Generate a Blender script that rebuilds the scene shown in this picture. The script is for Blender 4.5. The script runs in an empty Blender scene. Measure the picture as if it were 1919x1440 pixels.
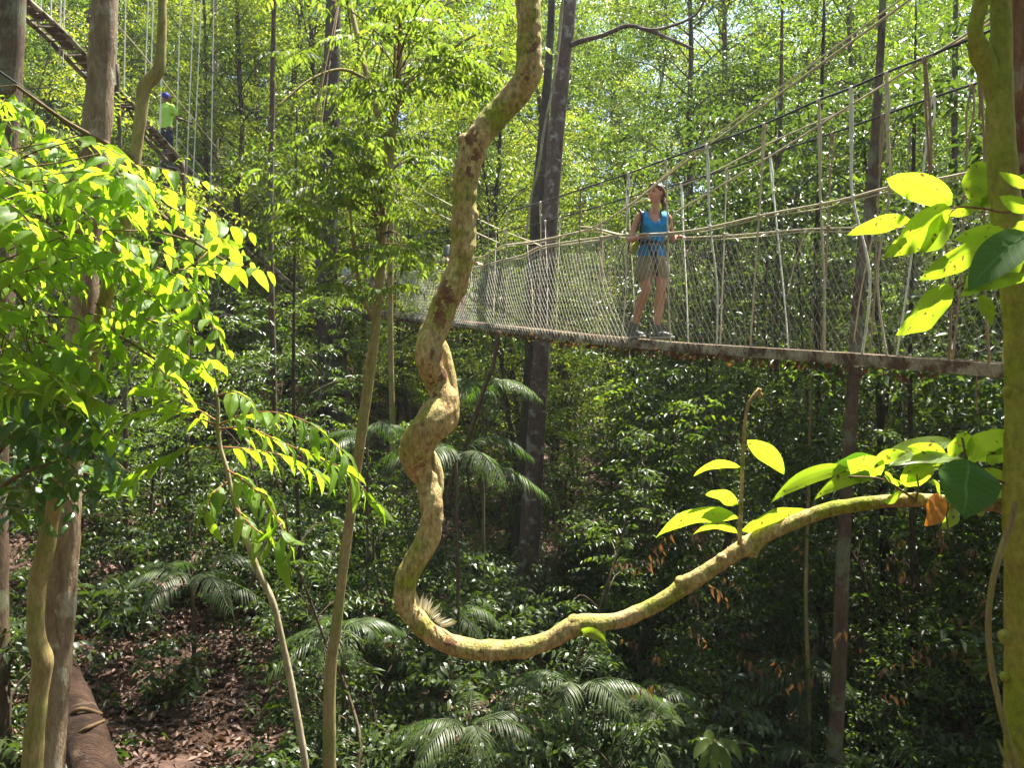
import bpy, math, random
import numpy as np
from mathutils import Vector, Matrix, Quaternion

RNG = np.random.default_rng(7)
random.seed(7)
scene = bpy.context.scene
COL = scene.collection
F = 1493.0            # focal length of the view in pixels of a 1919 px wide frame
CZ = 5.0              # eye height
PI = math.pi

def P(px, py, d):
    return np.array([(px - 959.5) / F * d, d, CZ + (720 - py) / F * d])

# ------------------------------------------------------------------ terrain
_kd = RNG.normal(size=(10, 2)); _kd /= np.linalg.norm(_kd, axis=1)[:, None]
_kp = RNG.uniform(0, 6.28, 10)
def gh(x, y):
    x = np.asarray(x, float); y = np.asarray(y, float)
    z = -4.9 + .10 * (np.clip(y, 6, 200) - 8)
    z = z - .2 * np.clip(x, -45, 7)
    z = z + .22 * np.clip(y - 26, 0, 120)
    for i in range(10):
        s = .35 + .22 * i
        z = z + .22 / (1 + i * .7) * np.sin((x * _kd[i, 0] + y * _kd[i, 1]) * s + _kp[i])
    return z + CZ

# ------------------------------------------------------------------ scene tree helpers
def tag(o, label=None, cat=None, group=None, kind=None):
    if label: o['label'] = label
    if cat: o['category'] = cat
    if group: o['group'] = group
    if kind: o['kind'] = kind
    return o

def thing(name, label, cat, loc=(0, 0, 0), group=None):
    o = bpy.data.objects.new(name, None); COL.objects.link(o)
    o.empty_display_size = .2
    o.location = Vector([float(v) for v in loc])
    return tag(o, label, cat, group)

def copy_tree(o, parent=None):
    c = o.copy(); COL.objects.link(c); c.parent = parent
    for ch in o.children: copy_tree(ch, c)
    return c

class G:
    """collects vertices and faces, linked as ONE mesh object"""
    def __init__(s): s.v = []; s.f = []; s.uv = []; s.n = 0
    def add(s, v, faces, uv=None, mat=0):
        v = np.asarray(v, float)
        if not len(v): return s
        s.v.append(v); s.uv.append(np.zeros((len(v), 2)) if uv is None else uv)
        for f in faces:
            if len(f): s.f.append((np.asarray(f, int) + s.n, mat))
        s.n += len(v); return s
    def build(s, name, mats, parent=None, smooth=True, origin=None):
        me = bpy.data.meshes.new(name)
        V = np.concatenate(s.v); UV = np.concatenate(s.uv)
        if parent is not None and origin is None:
            origin = np.array(parent.matrix_basis.translation)
            pp = parent.parent
            while pp is not None: origin = origin + np.array(pp.matrix_basis.translation); pp = pp.parent
        if origin is not None: V = V - np.asarray(origin)
        me.vertices.add(len(V)); me.vertices.foreach_set('co', V.astype(np.float32).ravel())
        loops = np.concatenate([f.ravel() for f, m in s.f])
        tot = np.concatenate([np.full(len(f), f.shape[1]) for f, m in s.f])
        mi = np.concatenate([np.full(len(f), m) for f, m in s.f])
        st = np.concatenate([[0], np.cumsum(tot)[:-1]])
        me.loops.add(len(loops)); me.loops.foreach_set('vertex_index', loops.astype(np.int32))
        me.polygons.add(len(tot)); me.polygons.foreach_set('loop_start', st.astype(np.int32))
        me.polygons.foreach_set('loop_total', tot.astype(np.int32))
        me.polygons.foreach_set('material_index', mi.astype(np.int32))
        me.polygons.foreach_set('use_smooth', np.full(len(tot), smooth))
        u = me.uv_layers.new(name='UVMap'); u.data.foreach_set('uv', UV[loops].astype(np.float32).ravel())
        for m in (mats if isinstance(mats, (list, tuple)) else [mats]): me.materials.append(m)
        me.update(calc_edges=True)
        o = bpy.data.objects.new(name, me); COL.objects.link(o)
        if parent is not None: o.parent = parent
        return o

# ------------------------------------------------------------------ shapes
_nd = RNG.normal(size=(14, 3)); _np = RNG.uniform(0, 6.28, 14)
def wob(p, s):
    """smooth pseudo noise in about -1..1"""
    p = np.asarray(p) * s; r = 0
    for i in range(14): r = r + np.sin(p @ _nd[i] * (1 + .35 * (i % 5)) + _np[i])
    return r / 5.

def smooth_path(pts, n):
    pts = np.asarray(pts, float); k = len(pts)
    if k == 2: return pts[0] + (pts[1] - pts[0]) * np.linspace(0, 1, n)[:, None]
    d = np.concatenate([[0], np.cumsum(np.maximum(np.linalg.norm(np.diff(pts[:, :3], axis=0), axis=1), 1e-6))])
    ext = np.vstack([2 * pts[0] - pts[1], pts, 2 * pts[-1] - pts[-2]])
    t = np.linspace(0, d[-1], n)
    i = np.clip(np.searchsorted(d, t, side='right') - 1, 0, k - 2)
    u = ((t - d[i]) / (d[i + 1] - d[i]))[:, None]
    a, b, c, e = ext[i], ext[i + 1], ext[i + 2], ext[i + 3]
    return .5 * (2 * b + (c - a) * u + (2 * a - 5 * b + 4 * c - e) * u ** 2 + (3 * b - a - 3 * c + e) * u ** 3)

def frames(p):
    T = np.gradient(p, axis=0); T /= np.linalg.norm(T, axis=1)[:, None] + 1e-12
    N = np.zeros_like(p)
    a = np.array([0, -1., 0]) if abs(T[0][1]) < .9 else np.array([1., 0, 0])
    n = a - T[0] * (a @ T[0]); N[0] = n / np.linalg.norm(n)
    for i in range(1, len(p)):
        n = N[i - 1] - T[i] * (N[i - 1] @ T[i]); N[i] = n / (np.linalg.norm(n) + 1e-12)
    return T, N, np.cross(T, N)

def tube(g, pts, rad, sides=6, n=None, rough=0, rs=8., mat=0, cap=True, sm=True):
    """a round tube through points; rad a number or one per point"""
    pts = np.asarray(pts, float)
    r = np.full(len(pts), float(rad)) if np.isscalar(rad) else np.asarray(rad, float)
    if n is None: n = len(pts)
    if sm or n != len(pts):
        q = smooth_path(np.hstack([pts, r[:, None]]), n); p, r = q[:, :3], np.maximum(q[:, 3], 1e-4)
    else: p = pts
    T, N, B = frames(p)
    a = np.linspace(0, 2 * PI, sides, endpoint=False)
    ring = N[:, None] * np.cos(a)[None, :, None] + B[:, None] * np.sin(a)[None, :, None]
    R = np.repeat(r[:, None], sides, 1)
    V = p[:, None] + ring * R[..., None]
    if rough:
        R = R * (1 + rough * wob(V.reshape(-1, 3), rs).reshape(R.shape)); V = p[:, None] + ring * R[..., None]
    L = np.concatenate([[0], np.cumsum(np.linalg.norm(np.diff(p, axis=0), axis=1))])
    uv = np.stack([np.repeat((a / 6.283)[None], len(p), 0), np.repeat(L[:, None], sides, 1)], -1).reshape(-1, 2)
    i = np.arange(len(p) - 1)[:, None] * sides; j = np.arange(sides)[None]; j2 = (j + 1) % sides
    q = np.stack([i + j, i + j2, i + sides + j2, i + sides + j], -1).reshape(-1, 4)
    fs = [q]
    if cap: fs += [np.arange(sides)[::-1][None], (np.arange(sides) + (len(p) - 1) * sides)[None]]
    g.add(V.reshape(-1, 3), fs, uv, mat)
    return p

def box(g, c, h, ax=None, mat=0):
    c = np.asarray(c, float); ax = np.eye(3) if ax is None else np.asarray(ax)
    s = np.array([[x, y, z] for x in (-1, 1) for y in (-1, 1) for z in (-1, 1)], float) * np.asarray(h)
    g.add(c + s @ ax, [np.array([[0, 1, 3, 2], [4, 6, 7, 5], [0, 4, 5, 1], [2, 3, 7, 6], [0, 2, 6, 4], [1, 5, 7, 3]])], None, mat)

def ellipsoid(g, c, r, seg=14, rings=10, ax=None, mat=0, rough=0, rs=10.):
    th = np.linspace(0, PI, rings + 1)[1:-1]; ph = np.linspace(0, 2 * PI, seg, endpoint=False)
    v = [[0, 0, 1]] + [[math.sin(t) * math.cos(f), math.sin(t) * math.sin(f), math.cos(t)] for t in th for f in ph] + [[0, 0, -1]]
    v = np.array(v) * np.asarray(r)
    if ax is not None: v = v @ np.asarray(ax)
    v = v + np.asarray(c)
    if rough: v = v + (v - np.asarray(c)) * (rough * wob(v, rs))[:, None]
    k = len(th); i = np.arange(k - 1)[:, None] * seg + 1; j = np.arange(seg)[None]; j2 = (j + 1) % seg
    q = np.stack([i + j, i + seg + j, i + seg + j2, i + j2], -1).reshape(-1, 4)
    j = np.arange(seg); j2 = (j + 1) % seg; e = 1 + (k - 1) * seg
    g.add(v, [q, np.stack([0 * j, 1 + j, 1 + j2], -1), np.stack([0 * j + len(v) - 1, e + j2, e + j], -1)], None, mat)

# ------------------------------------------------------------------ leaves
def leafT(rows=1, width=.42, fold=.12, droop=.15, kind='oval'):
    """one leaf of length 1 along +y, blade normal +z; verts, faces, uv"""
    if rows == 1:
        v = np.array([[0, 0, 0], [-width / 2, .42, fold * .5], [width / 2, .42, fold * .5], [0, 1, -droop]])
        return v, [np.array([[0, 3, 1], [0, 2, 3]])], np.array([[.5, 0], [0, .45], [1, .45], [.5, 1]])
    t = np.linspace(0, 1, rows + 1)
    if kind == 'oval': w = np.sin(PI * t ** .9) ** .75
    elif kind == 'tip': w = np.sin(PI * np.minimum(t / .97, 1) ** .72) ** .9 * (1 - .35 * t ** 3)
    elif kind == 'round': w = np.sin(PI * t ** .95) ** .5
    else: w = np.sin(PI * t ** .8) ** 1.0
    w[-1] = .02; w[0] = .03
    v = []; uv = []
    for a, b in zip(t, w):
        z = -droop * a * a * 1.3 + .02 * math.sin(a * 17)
        for s in (-1, -.5, 0, .5, 1):
            v.append([s * b * width / 2 * (1 - .1 * abs(s) * fold), a, z + abs(s) * b * width / 2 * fold * 1.4 - (.0 if abs(s) < .9 else .015)])
            uv.append([.5 + s * .5, a])
    i = np.arange(rows)[:, None] * 5; j = np.arange(4)[None]
    q = np.stack([i + j, i + j + 1, i + 6 + j, i + 5 + j], -1).reshape(-1, 4)
    return np.array(v), [q], np.array(uv)

def unit(a): return a / (np.linalg.norm(a, axis=-1, keepdims=True) + 1e-9)

def place(g, T, pos, d, nrm, sc, mat=0, wid=None):
    V, FS, UV = T; n = len(pos)
    if not n: return
    y = unit(d); x = unit(np.cross(y, nrm)); z = np.cross(x, y)
    sc = np.broadcast_to(np.asarray(sc, float), (n,))
    xs = x if wid is None else x * np.asarray(wid)[:, None]
    W = (V[None, :, 0:1] * xs[:, None] + V[None, :, 1:2] * y[:, None] + V[None, :, 2:3] * z[:, None]) * sc[:, None, None] + pos[:, None]
    off = np.arange(n)[:, None, None] * len(V)
    g.add(W.reshape(-1, 3), [(f[None] + off).reshape(-1, f.shape[1]) for f in FS], np.tile(UV, (n, 1)), mat)

UP = np.array([0, 0, 1.])
def sprays(g, T, S, D, L, n, leaf, rng, spread=.85, droop=.25, sag=.25, opp=False, tilt=.45, gw=None, tw=.006, mat=0, taper=True, hang=0, bias=None):
    """twigs starting at S (M,3), directions D, lengths L, each with n leaves left and right"""
    D = unit(D); M = len(S)
    side = unit(np.cross(D, UP + 0 * D))
    roll = rng.normal(0, .35, M)[:, None]
    nup = unit(np.cross(side, D)); side = unit(side + nup * roll); nup = unit(np.cross(side, D))
    L = np.broadcast_to(np.asarray(L, float), (M,))
    pp, dd, nn, ss = [], [], [], []
    def at(t): return S + D * (L * t)[:, None] - UP * (L * sag * t * t)[:, None]
    for k in range(n):
        t = np.full(M, (k + .6) / n) + rng.uniform(-.02, .02, M)
        tang = unit(D - UP * (2 * sag * t)[:, None])
        pos = at(t)
        for s in ((1, -1) if opp else ((1,) if k % 2 else (-1,))):
            if k == n - 1 and s == -1 and opp: sp = 0.05
            else: sp = spread
            d = tang * (1.15 - sp) + side * (s * sp) - UP * (droop + hang) + rng.normal(0, .13, (M, 3))
            nm = nup + rng.normal(0, tilt, (M, 3)) + (0 if bias is None else np.asarray(bias, float))
            f = 1 - .45 * abs(2 * t - .9) ** 2 if taper else 1
            pp.append(pos); dd.append(d); nn.append(nm); ss.append(leaf * f * rng.uniform(.7, 1.15, M))
    place(g, T, np.concatenate(pp), np.concatenate(dd), np.concatenate(nn), np.concatenate(ss), mat)
    if gw is not None:
        ts = np.linspace(0, 1, 4); a = np.arange(3) * 2 * PI / 3; vs = []
        for t in ts:
            c = at(np.full(M, t)); r = tw * (1.1 - .7 * t)
            for q in a: vs.append(c + r * (side * math.cos(q) + nup * math.sin(q)))
        V = np.stack(vs, 1).reshape(-1, 3)
        i = np.arange(3)[:, None] * 3; j = np.arange(3)[None]; j2 = (j + 1) % 3
        q = np.stack([i + j, i + j2, i + 3 + j2, i + 3 + j], -1).reshape(-1, 4)
        gw.add(V, [(q[None] + np.arange(M)[:, None, None] * 12).reshape(-1, 4)])

# ------------------------------------------------------------------ materials
def mat_new(name):
    m = bpy.data.materials.new(name); m.use_nodes = True
    nt = m.node_tree; nt.nodes.clear()
    return m, nt, nt.nodes, nt.links

def N(nt, typ, **kw):
    n = nt.nodes.new(typ)
    for k, v in kw.items():
        if k in n.inputs: n.inputs[k].default_value = v
        else: setattr(n, k, v)
    return n

def c4(c): return (c[0], c[1], c[2], 1)

def leaf_mat(name, cols, trans, mix=.45, rough=.4, veins=0, spots=0, spec=.5, tvar=.5):
    m, nt, ns, ln = mat_new(name)
    out = N(nt, 'ShaderNodeOutputMaterial'); geo = N(nt, 'ShaderNodeNewGeometry'); oi = N(nt, 'ShaderNodeObjectInfo')
    ad = N(nt, 'ShaderNodeMath', operation='ADD'); ln.new(geo.outputs['Random Per Island'], ad.inputs[0])
    mu = N(nt, 'ShaderNodeMath', operation='MULTIPLY'); mu.inputs[1].default_value = .35; ln.new(oi.outputs['Random'], mu.inputs[0]); ln.new(mu.outputs[0], ad.inputs[1])
    dv = N(nt, 'ShaderNodeMath', operation='DIVIDE'); dv.inputs[1].default_value = 1.35; ln.new(ad.outputs[0], dv.inputs[0])
    def ramp(cs):
        r = N(nt, 'ShaderNodeValToRGB'); e = r.color_ramp.elements
        while len(e) < len(cs): e.new(.5)
        for i, c in enumerate(cs): e[i].position = i / (len(cs) - 1); e[i].color = c4(c)
        ln.new(dv.outputs[0], r.inputs[0]); return r
    base = ramp(cols).outputs[0]; tr = ramp(trans).outputs[0]
    bump = None
    if veins:
        uv = N(nt, 'ShaderNodeUVMap'); sp = N(nt, 'ShaderNodeSeparateXYZ'); ln.new(uv.outputs[0], sp.inputs[0])
        def M(op, a, b=None):
            q = N(nt, 'ShaderNodeMath', operation=op)
            for i, v in enumerate((a, b)):
                if v is None: continue
                if isinstance(v, (int, float)): q.inputs[i].default_value = v
                else: ln.new(v, q.inputs[i])
            return q.outputs[0]
        u = M('ABSOLUTE', M('SUBTRACT', sp.outputs[0], .5))
        mid = M('LESS_THAN', u, .022)
        sv = M('FRACT', M('SUBTRACT', M('MULTIPLY', sp.outputs[1], float(veins)), M('MULTIPLY', M('POWER', u, .8), 3.2)))
        side = M('LESS_THAN', sv, .09)
        v = M('MAXIMUM', mid, M('MULTIPLY', side, .6))
        mx = N(nt, 'ShaderNodeMix', data_type='RGBA', blend_type='MULTIPLY'); mx.inputs[7].default_value = (.5, .55, .4, 1)
        ln.new(v, mx.inputs[0]); ln.new(tr, mx.inputs[6]); tr = mx.outputs[2]
        mx = N(nt, 'ShaderNodeMix', data_type='RGBA'); mx.inputs[7].default_value = c4([min(1, c * 2.4 + .05) for c in cols[len(cols) // 2]])
        ln.new(v, mx.inputs[0]); ln.new(base, mx.inputs[6]); base = mx.outputs[2]
        bump = N(nt, 'ShaderNodeBump', Strength=.35, Distance=.002); ln.new(sv, bump.inputs['Height'])
    if spots:
        tc = N(nt, 'ShaderNodeTexCoord'); nz = N(nt, 'ShaderNodeTexNoise', Scale=38., Detail=4.); ln.new(tc.outputs['Object'], nz.inputs['Vector'])
        r = N(nt, 'ShaderNodeValToRGB'); r.color_ramp.elements[0].position = .62; r.color_ramp.elements[1].position = .68
        r.color_ramp.elements[0].color = (0, 0, 0, 1); ln.new(nz.outputs[0], r.inputs[0])
        for w in (0, 1):
            mx = N(nt, 'ShaderNodeMix', data_type='RGBA'); mx.inputs[7].default_value = (.12, .06, .02, 1)
            ln.new(r.outputs[0], mx.inputs[0]); ln.new(tr if w else base, mx.inputs[6])
            if w: tr = mx.outputs[2]
            else: base = mx.outputs[2]
    bs = N(nt, 'ShaderNodeBsdfPrincipled', Roughness=rough); bs.inputs['Specular IOR Level'].default_value = spec; ln.new(base, bs.inputs['Base Color'])
    tl = N(nt, 'ShaderNodeBsdfTranslucent'); ln.new(tr, tl.inputs['Color'])
    if bump: ln.new(bump.outputs[0], bs.inputs['Normal'])
    mix_ = N(nt, 'ShaderNodeMixShader'); mix_.inputs[0].default_value = mix
    ln.new(bs.outputs[0], mix_.inputs[1]); ln.new(tl.outputs[0], mix_.inputs[2]); ln.new(mix_.outputs[0], out.inputs[0])
    return m

def bark_mat(name, c1, c2, c3=None, c3amt=.5, scale=6., stretch=(1, 1, .25), bump=.5, patch=2.5, rough=.85, bd=.01, edge=.08, fine=1.):
    """noise bark c1/c2 with patches of c3 (moss, lichen, bare wood)"""
    m, nt, ns, ln = mat_new(name)
    out = N(nt, 'ShaderNodeOutputMaterial'); bs = N(nt, 'ShaderNodeBsdfPrincipled', Roughness=rough); bs.inputs['Specular IOR Level'].default_value = .25
    tc = N(nt, 'ShaderNodeTexCoord'); mp = N(nt, 'ShaderNodeMapping'); mp.inputs['Scale'].default_value = stretch
    oi = N(nt, 'ShaderNodeObjectInfo'); va = N(nt, 'ShaderNodeVectorMath', operation='ADD')
    ln.new(tc.outputs['Object'], va.inputs[0]); ln.new(oi.outputs['Location'], va.inputs[1]); ln.new(va.outputs[0], mp.inputs['Vector'])
    n1 = N(nt, 'ShaderNodeTexNoise', Scale=scale, Detail=8., Roughness=.65, Distortion=.6); ln.new(mp.outputs[0], n1.inputs['Vector'])
    r1 = N(nt, 'ShaderNodeValToRGB'); r1.color_ramp.elements[0].position = .34; r1.color_ramp.elements[1].position = .64
    r1.color_ramp.elements[0].color = c4(c1); r1.color_ramp.elements[1].color = c4(c2); ln.new(n1.outputs[0], r1.inputs[0])
    col = r1.outputs[0]
    if c3:
        n2 = N(nt, 'ShaderNodeTexNoise', Scale=patch, Detail=5., Roughness=.6, Distortion=.3); ln.new(va.outputs[0], n2.inputs['Vector'])
        r2 = N(nt, 'ShaderNodeValToRGB'); p = .62 - .24 * c3amt
        r2.color_ramp.elements[0].position = p; r2.color_ramp.elements[1].position = p + edge; ln.new(n2.outputs[0], r2.inputs[0])
        mx = N(nt, 'ShaderNodeMix', data_type='RGBA'); mx.inputs[7].default_value = c4(c3)
        ln.new(r2.outputs[0], mx.inputs[0]); ln.new(col, mx.inputs[6]); col = mx.outputs[2]
    n3 = N(nt, 'ShaderNodeTexNoise', Scale=scale * 7, Detail=4., Roughness=.7); ln.new(mp.outputs[0], n3.inputs['Vector'])
    r3 = N(nt, 'ShaderNodeMapRange'); r3.inputs[1].default_value = .3; r3.inputs[2].default_value = .7; r3.inputs[3].default_value = 1 - .4 * fine; r3.inputs[4].default_value = 1 + .15 * fine; ln.new(n3.outputs[0], r3.inputs[0])
    mm = N(nt, 'ShaderNodeMix', data_type='RGBA', blend_type='MULTIPLY'); mm.inputs[0].default_value = 1.
    ln.new(col, mm.inputs[6]); ln.new(r3.outputs[0], mm.inputs[7]); ln.new(mm.outputs[2], bs.inputs['Base Color'])
    hh = N(nt, 'ShaderNodeMath', operation='ADD'); ln.new(n1.outputs[0], hh.inputs[0]); ln.new(n3.outputs[0], hh.inputs[1])
    b = N(nt, 'ShaderNodeBump', Strength=bump, Distance=bd); ln.new(hh.outputs[0], b.inputs['Height']); ln.new(b.outputs[0], bs.inputs['Normal'])
    ln.new(bs.outputs[0], out.inputs[0])
    return m

def plain_mat(name, c, rough=.6, c2=None, scale=20., bump=.0, metal=0, spec=.4):
    m, nt, ns, ln = mat_new(name)
    out = N(nt, 'ShaderNodeOutputMaterial'); bs = N(nt, 'ShaderNodeBsdfPrincipled', Roughness=rough, Metallic=metal); bs.inputs['Specular IOR Level'].default_value = spec
    tc = N(nt, 'ShaderNodeTexCoord'); n1 = N(nt, 'ShaderNodeTexNoise', Scale=scale, Detail=5., Roughness=.6); ln.new(tc.outputs['Object'], n1.inputs['Vector'])
    r1 = N(nt, 'ShaderNodeValToRGB'); r1.color_ramp.elements[0].position = .35; r1.color_ramp.elements[1].position = .65
    r1.color_ramp.elements[0].color = c4(c); r1.color_ramp.elements[1].color = c4(c2 or [x * .8 for x in c]); ln.new(n1.outputs[0], r1.inputs[0])
    ln.new(r1.outputs[0], bs.inputs['Base Color'])
    if bump:
        b = N(nt, 'ShaderNodeBump', Strength=bump, Distance=.004); ln.new(n1.outputs[0], b.inputs['Height']); ln.new(b.outputs[0], bs.inputs['Normal'])
    ln.new(bs.outputs[0], out.inputs[0]); return m

M = {}
lim_b = [(.07, .13, .015), (.10, .17, .02), (.13, .2, .025)]
lim_t = [(.24, .44, .012), (.38, .60, .02), (.52, .72, .04)]
dk_b = [(.022, .042, .010), (.04, .068, .015), (.062, .095, .02)]
dk_t = [(.06, .12, .008), (.13, .23, .01), (.32, .42, .015)]
M['leaf_lime'] = leaf_mat('lime_leaf', lim_b, lim_t, .58, .5, veins=9, spots=0, spec=.3)
M['leaf_big'] = leaf_mat('broad_lime_leaf', [(.09, .15, .015), (.13, .2, .02)], [(.34, .54, .02), (.50, .66, .03)], .58, .4, veins=10, spots=1)
M['leaf_glossy'] = leaf_mat('glossy_dark_leaf', [(.025, .07, .01), (.035, .09, .012)], [(.10, .24, .01), (.14, .3, .01)], .4, .45, veins=10, spec=.3)
M['leaf_pinnate'] = leaf_mat('pinnate_leaf', [(.05, .085, .015), (.09, .13, .025)], [(.12, .22, .015), (.32, .42, .03)], .5, .5, spec=.35)
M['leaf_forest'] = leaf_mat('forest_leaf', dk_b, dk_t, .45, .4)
M['leaf_forest_warm'] = leaf_mat('warm_forest_leaf', [(.045, .07, .014), (.08, .11, .02), (.12, .14, .022)], [(.12, .2, .012), (.30, .40, .018), (.58, .60, .03)], .5, .4)  # yellower and lighter leaf colours than the plain forest leaf
M['leaf_under'] = leaf_mat('understorey_leaf', [(.026, .044, .012), (.045, .07, .018), (.075, .10, .03)], [(.06, .12, .01), (.14, .22, .015)], .35, .38, spec=.45)
M['leaf_palm'] = leaf_mat('palm_leaf', [(.045, .065, .02), (.08, .10, .04)], [(.08, .2, .015), (.16, .32, .02)], .35, .42, spec=.35)
M['leaf_brown'] = leaf_mat('withered_leaf', [(.09, .045, .02), (.16, .085, .035), (.22, .13, .06)], [(.16, .06, .015), (.3, .14, .03)], .35, .6)
M['leaf_orange'] = leaf_mat('orange_dead_leaf', [(.35, .12, .02), (.4, .16, .03)], [(.6, .2, .02), (.65, .25, .03)], .5, .5, veins=8)
M['litter'] = leaf_mat('litter_leaf', [(.05, .025, .018), (.12, .065, .045), (.24, .14, .10), (.34, .22, .16)], [(.12, .05, .02), (.2, .1, .04)], .15, .6)
M['liana'] = bark_mat('liana_bark', (.38, .24, .09), (.62, .47, .21), (.29, .31, .03), .7, scale=9., stretch=(1, 1, .45), bump=1., fine=1.7, patch=5., bd=.012, edge=.2)
M['liana_red'] = bark_mat('liana_peeled_bark', (.13, .055, .025), (.30, .17, .08), (.4, .3, .14), .45, scale=16., stretch=(1, 1, .6), bump=.8, patch=9., bd=.012)
M['olive_bark'] = bark_mat('olive_bark', (.26, .20, .05), (.36, .33, .06), (.24, .27, .02), .85, scale=6., stretch=(1, 1, .6), bump=.7, patch=4., edge=.25)
M['moss_bark'] = bark_mat('mossy_bark', (.22, .15, .06), (.36, .29, .12), (.2, .21, .05), .6, scale=9., bump=.5, patch=4., edge=.2)
M['flaky_bark'] = bark_mat('flaky_bark', (.17, .10, .055), (.34, .26, .16), (.42, .36, .26), .32, scale=7., stretch=(1, 1, .22), bump=1., patch=5., bd=.025, edge=.1)
M['red_bark'] = bark_mat('red_bark', (.13, .05, .025), (.33, .16, .08), (.36, .25, .15), .4, scale=9., stretch=(1, 1, .3), bump=1., patch=7., bd=.03)
M['lichen_bark'] = bark_mat('lichen_bark', (.075, .045, .032), (.15, .10, .07), (.34, .31, .25), .36, scale=8., stretch=(1, 1, .4), bump=.9, patch=5.5, bd=.015, edge=.16)
M['brown_bark'] = bark_mat('brown_bark', (.07, .045, .028), (.15, .10, .06), (.16, .16, .09), .35, scale=7., bump=.7, patch=3., bd=.02)
M['dark_bark'] = bark_mat('dark_bark', (.035, .025, .017), (.085, .06, .038), (.10, .11, .05), .3, scale=8., bump=.6, patch=2., bd=.02)
M['pale_bark'] = bark_mat('pale_bark', (.25, .20, .12), (.40, .34, .22), (.22, .2, .08), .4, scale=9., bump=.4, patch=4.)
M['log_bark'] = bark_mat('log_bark', (.03, .015, .009), (.085, .045, .026), (.15, .10, .07), .2, scale=9., stretch=(.25, 1, 1), bump=1., patch=4., bd=.03)
M['twig'] = bark_mat('twig_bark', (.10, .06, .03), (.2, .13, .06), None, scale=20., bump=.2)
M['twig_red'] = bark_mat('red_twig_bark', (.2, .07, .03), (.3, .14, .06), None, scale=20., bump=.2)
# ------------------------------------------------------------------ camera, light, sky
cam = bpy.data.cameras.new('camera'); co = bpy.data.objects.new('camera', cam); COL.objects.link(co)
co.location = (0, 0, CZ); co.rotation_euler = (PI / 2, 0, 0)
cam.sensor_width = 36; cam.lens = 36 * F / 1919; cam.clip_end = 2000; cam.clip_start = .05
scene.camera = co
SUN_AZ, SUN_EL = math.radians(42), math.radians(67)
S = Vector((math.sin(SUN_AZ) * math.cos(SUN_EL), math.cos(SUN_AZ) * math.cos(SUN_EL), math.sin(SUN_EL)))
sl = bpy.data.lights.new('sun', 'SUN'); sl.energy = 5.0; sl.angle = math.radians(.53); sl.color = (1, .95, .84)
so = bpy.data.objects.new('sun', sl); COL.objects.link(so); so.rotation_euler = S.to_track_quat('Z', 'Y').to_euler(); so.location = (0, 0, 40)
w = bpy.data.worlds.new('World'); scene.world = w; w.use_nodes = True
nt = w.node_tree; nt.nodes.clear()
sky = nt.nodes.new('ShaderNodeTexSky'); sky.sky_type = 'NISHITA'; sky.sun_disc = False; sky.sun_elevation = SUN_EL; sky.sun_rotation = SUN_AZ
bg = nt.nodes.new('ShaderNodeBackground'); bg.inputs[1].default_value = .07
wo = nt.nodes.new('ShaderNodeOutputWorld'); nt.links.new(sky.outputs[0], bg.inputs[0]); nt.links.new(bg.outputs[0], wo.inputs[0])
scene.view_settings.view_transform = 'Standard'; scene.view_settings.look = 'None'
scene.view_settings.exposure = 2.3; scene.view_settings.gamma = 1
cy = scene.cycles
cy.max_bounces = 6; cy.diffuse_bounces = 4; cy.glossy_bounces = 2; cy.transmission_bounces = 4; cy.transparent_max_bounces = 4
cy.sample_clamp_indirect = 4; cy.use_denoising = True; cy.caustics_reflective = False; cy.caustics_refractive = False

# ------------------------------------------------------------------ ground
def build_ground():
    xs = np.concatenate([np.linspace(-400, -45, 14), np.linspace(-44, 44, 150), np.linspace(45, 400, 14)])
    ys = np.concatenate([np.linspace(-60, 0, 8), np.linspace(1, 60, 120), np.linspace(62, 400, 24)])
    X, Y = np.meshgrid(xs, ys); Z = gh(X, Y)
    near = (np.abs(X) < 45) & (Y > 0) & (Y < 60)
    Z = Z + near * .06 * wob(np.stack([X, Y, 0 * X], -1).reshape(-1, 3), 3.).reshape(X.shape)
    g = G(); nx = len(xs); ny = len(ys)
    i = np.arange(ny - 1)[:, None] * nx; j = np.arange(nx - 1)[None]
    g.add(np.stack([X, Y, Z], -1).reshape(-1, 3), [np.stack([i + j, i + j + 1, i + nx + j + 1, i + nx + j], -1).reshape(-1, 4)])
    m = bark_mat('forest_soil', (.03, .017, .011), (.10, .055, .035), (.17, .10, .075), .5, scale=3., stretch=(1, 1, 1), bump=1., patch=1.3, bd=.05)
    tag(g.build('ground', m), kind='structure')
build_ground()

PATCH = ((360, 1270, 190, 80), (60, 1080, 130, 110), (1480, 1310, 170, 110), (1740, 1350, 150, 70), (1000, 1400, 130, 40))
def bare(x, y, down=230):
    """open floor of fallen leaves: a clearing and the strip in front of it"""
    px = 959.5 + F * x / y; py = 720 + F * (CZ - float(gh(x, y))) / y
    return any(abs(px - a) < c and b - d < py < b + d + down for a, b, c, d in PATCH) and (x * 7.31 + y * 3.7) % 1 > .3
def scatter_xy(n, rng, y0, y1, wide=.72, power=1.):
    y = y0 + (y1 - y0) * rng.random(n) ** power
    x = rng.uniform(-1, 1, n) * (y * wide + 1.0)
    return x, y

# leaf litter, ground cover
def build_litter():
    rng = np.random.default_rng(3); n = 60000
    x, y = scatter_xy(n, rng, 7, 26)
    pos = np.stack([x, y, gh(x, y) + rng.uniform(.0, .07, n)], -1)
    d = rng.normal(size=(n, 3)); d[:, 2] *= .35
    nm = UP + rng.normal(0, .5, (n, 3))
    g = G(); place(g, leafT(1, .5, .35, .25), pos, d, nm, rng.uniform(.07, .17, n))
    tag(g.build('leaf_litter', M['litter']), 'carpet of fallen pinkish brown leaves on the forest floor', 'leaf litter', kind='stuff')
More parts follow.
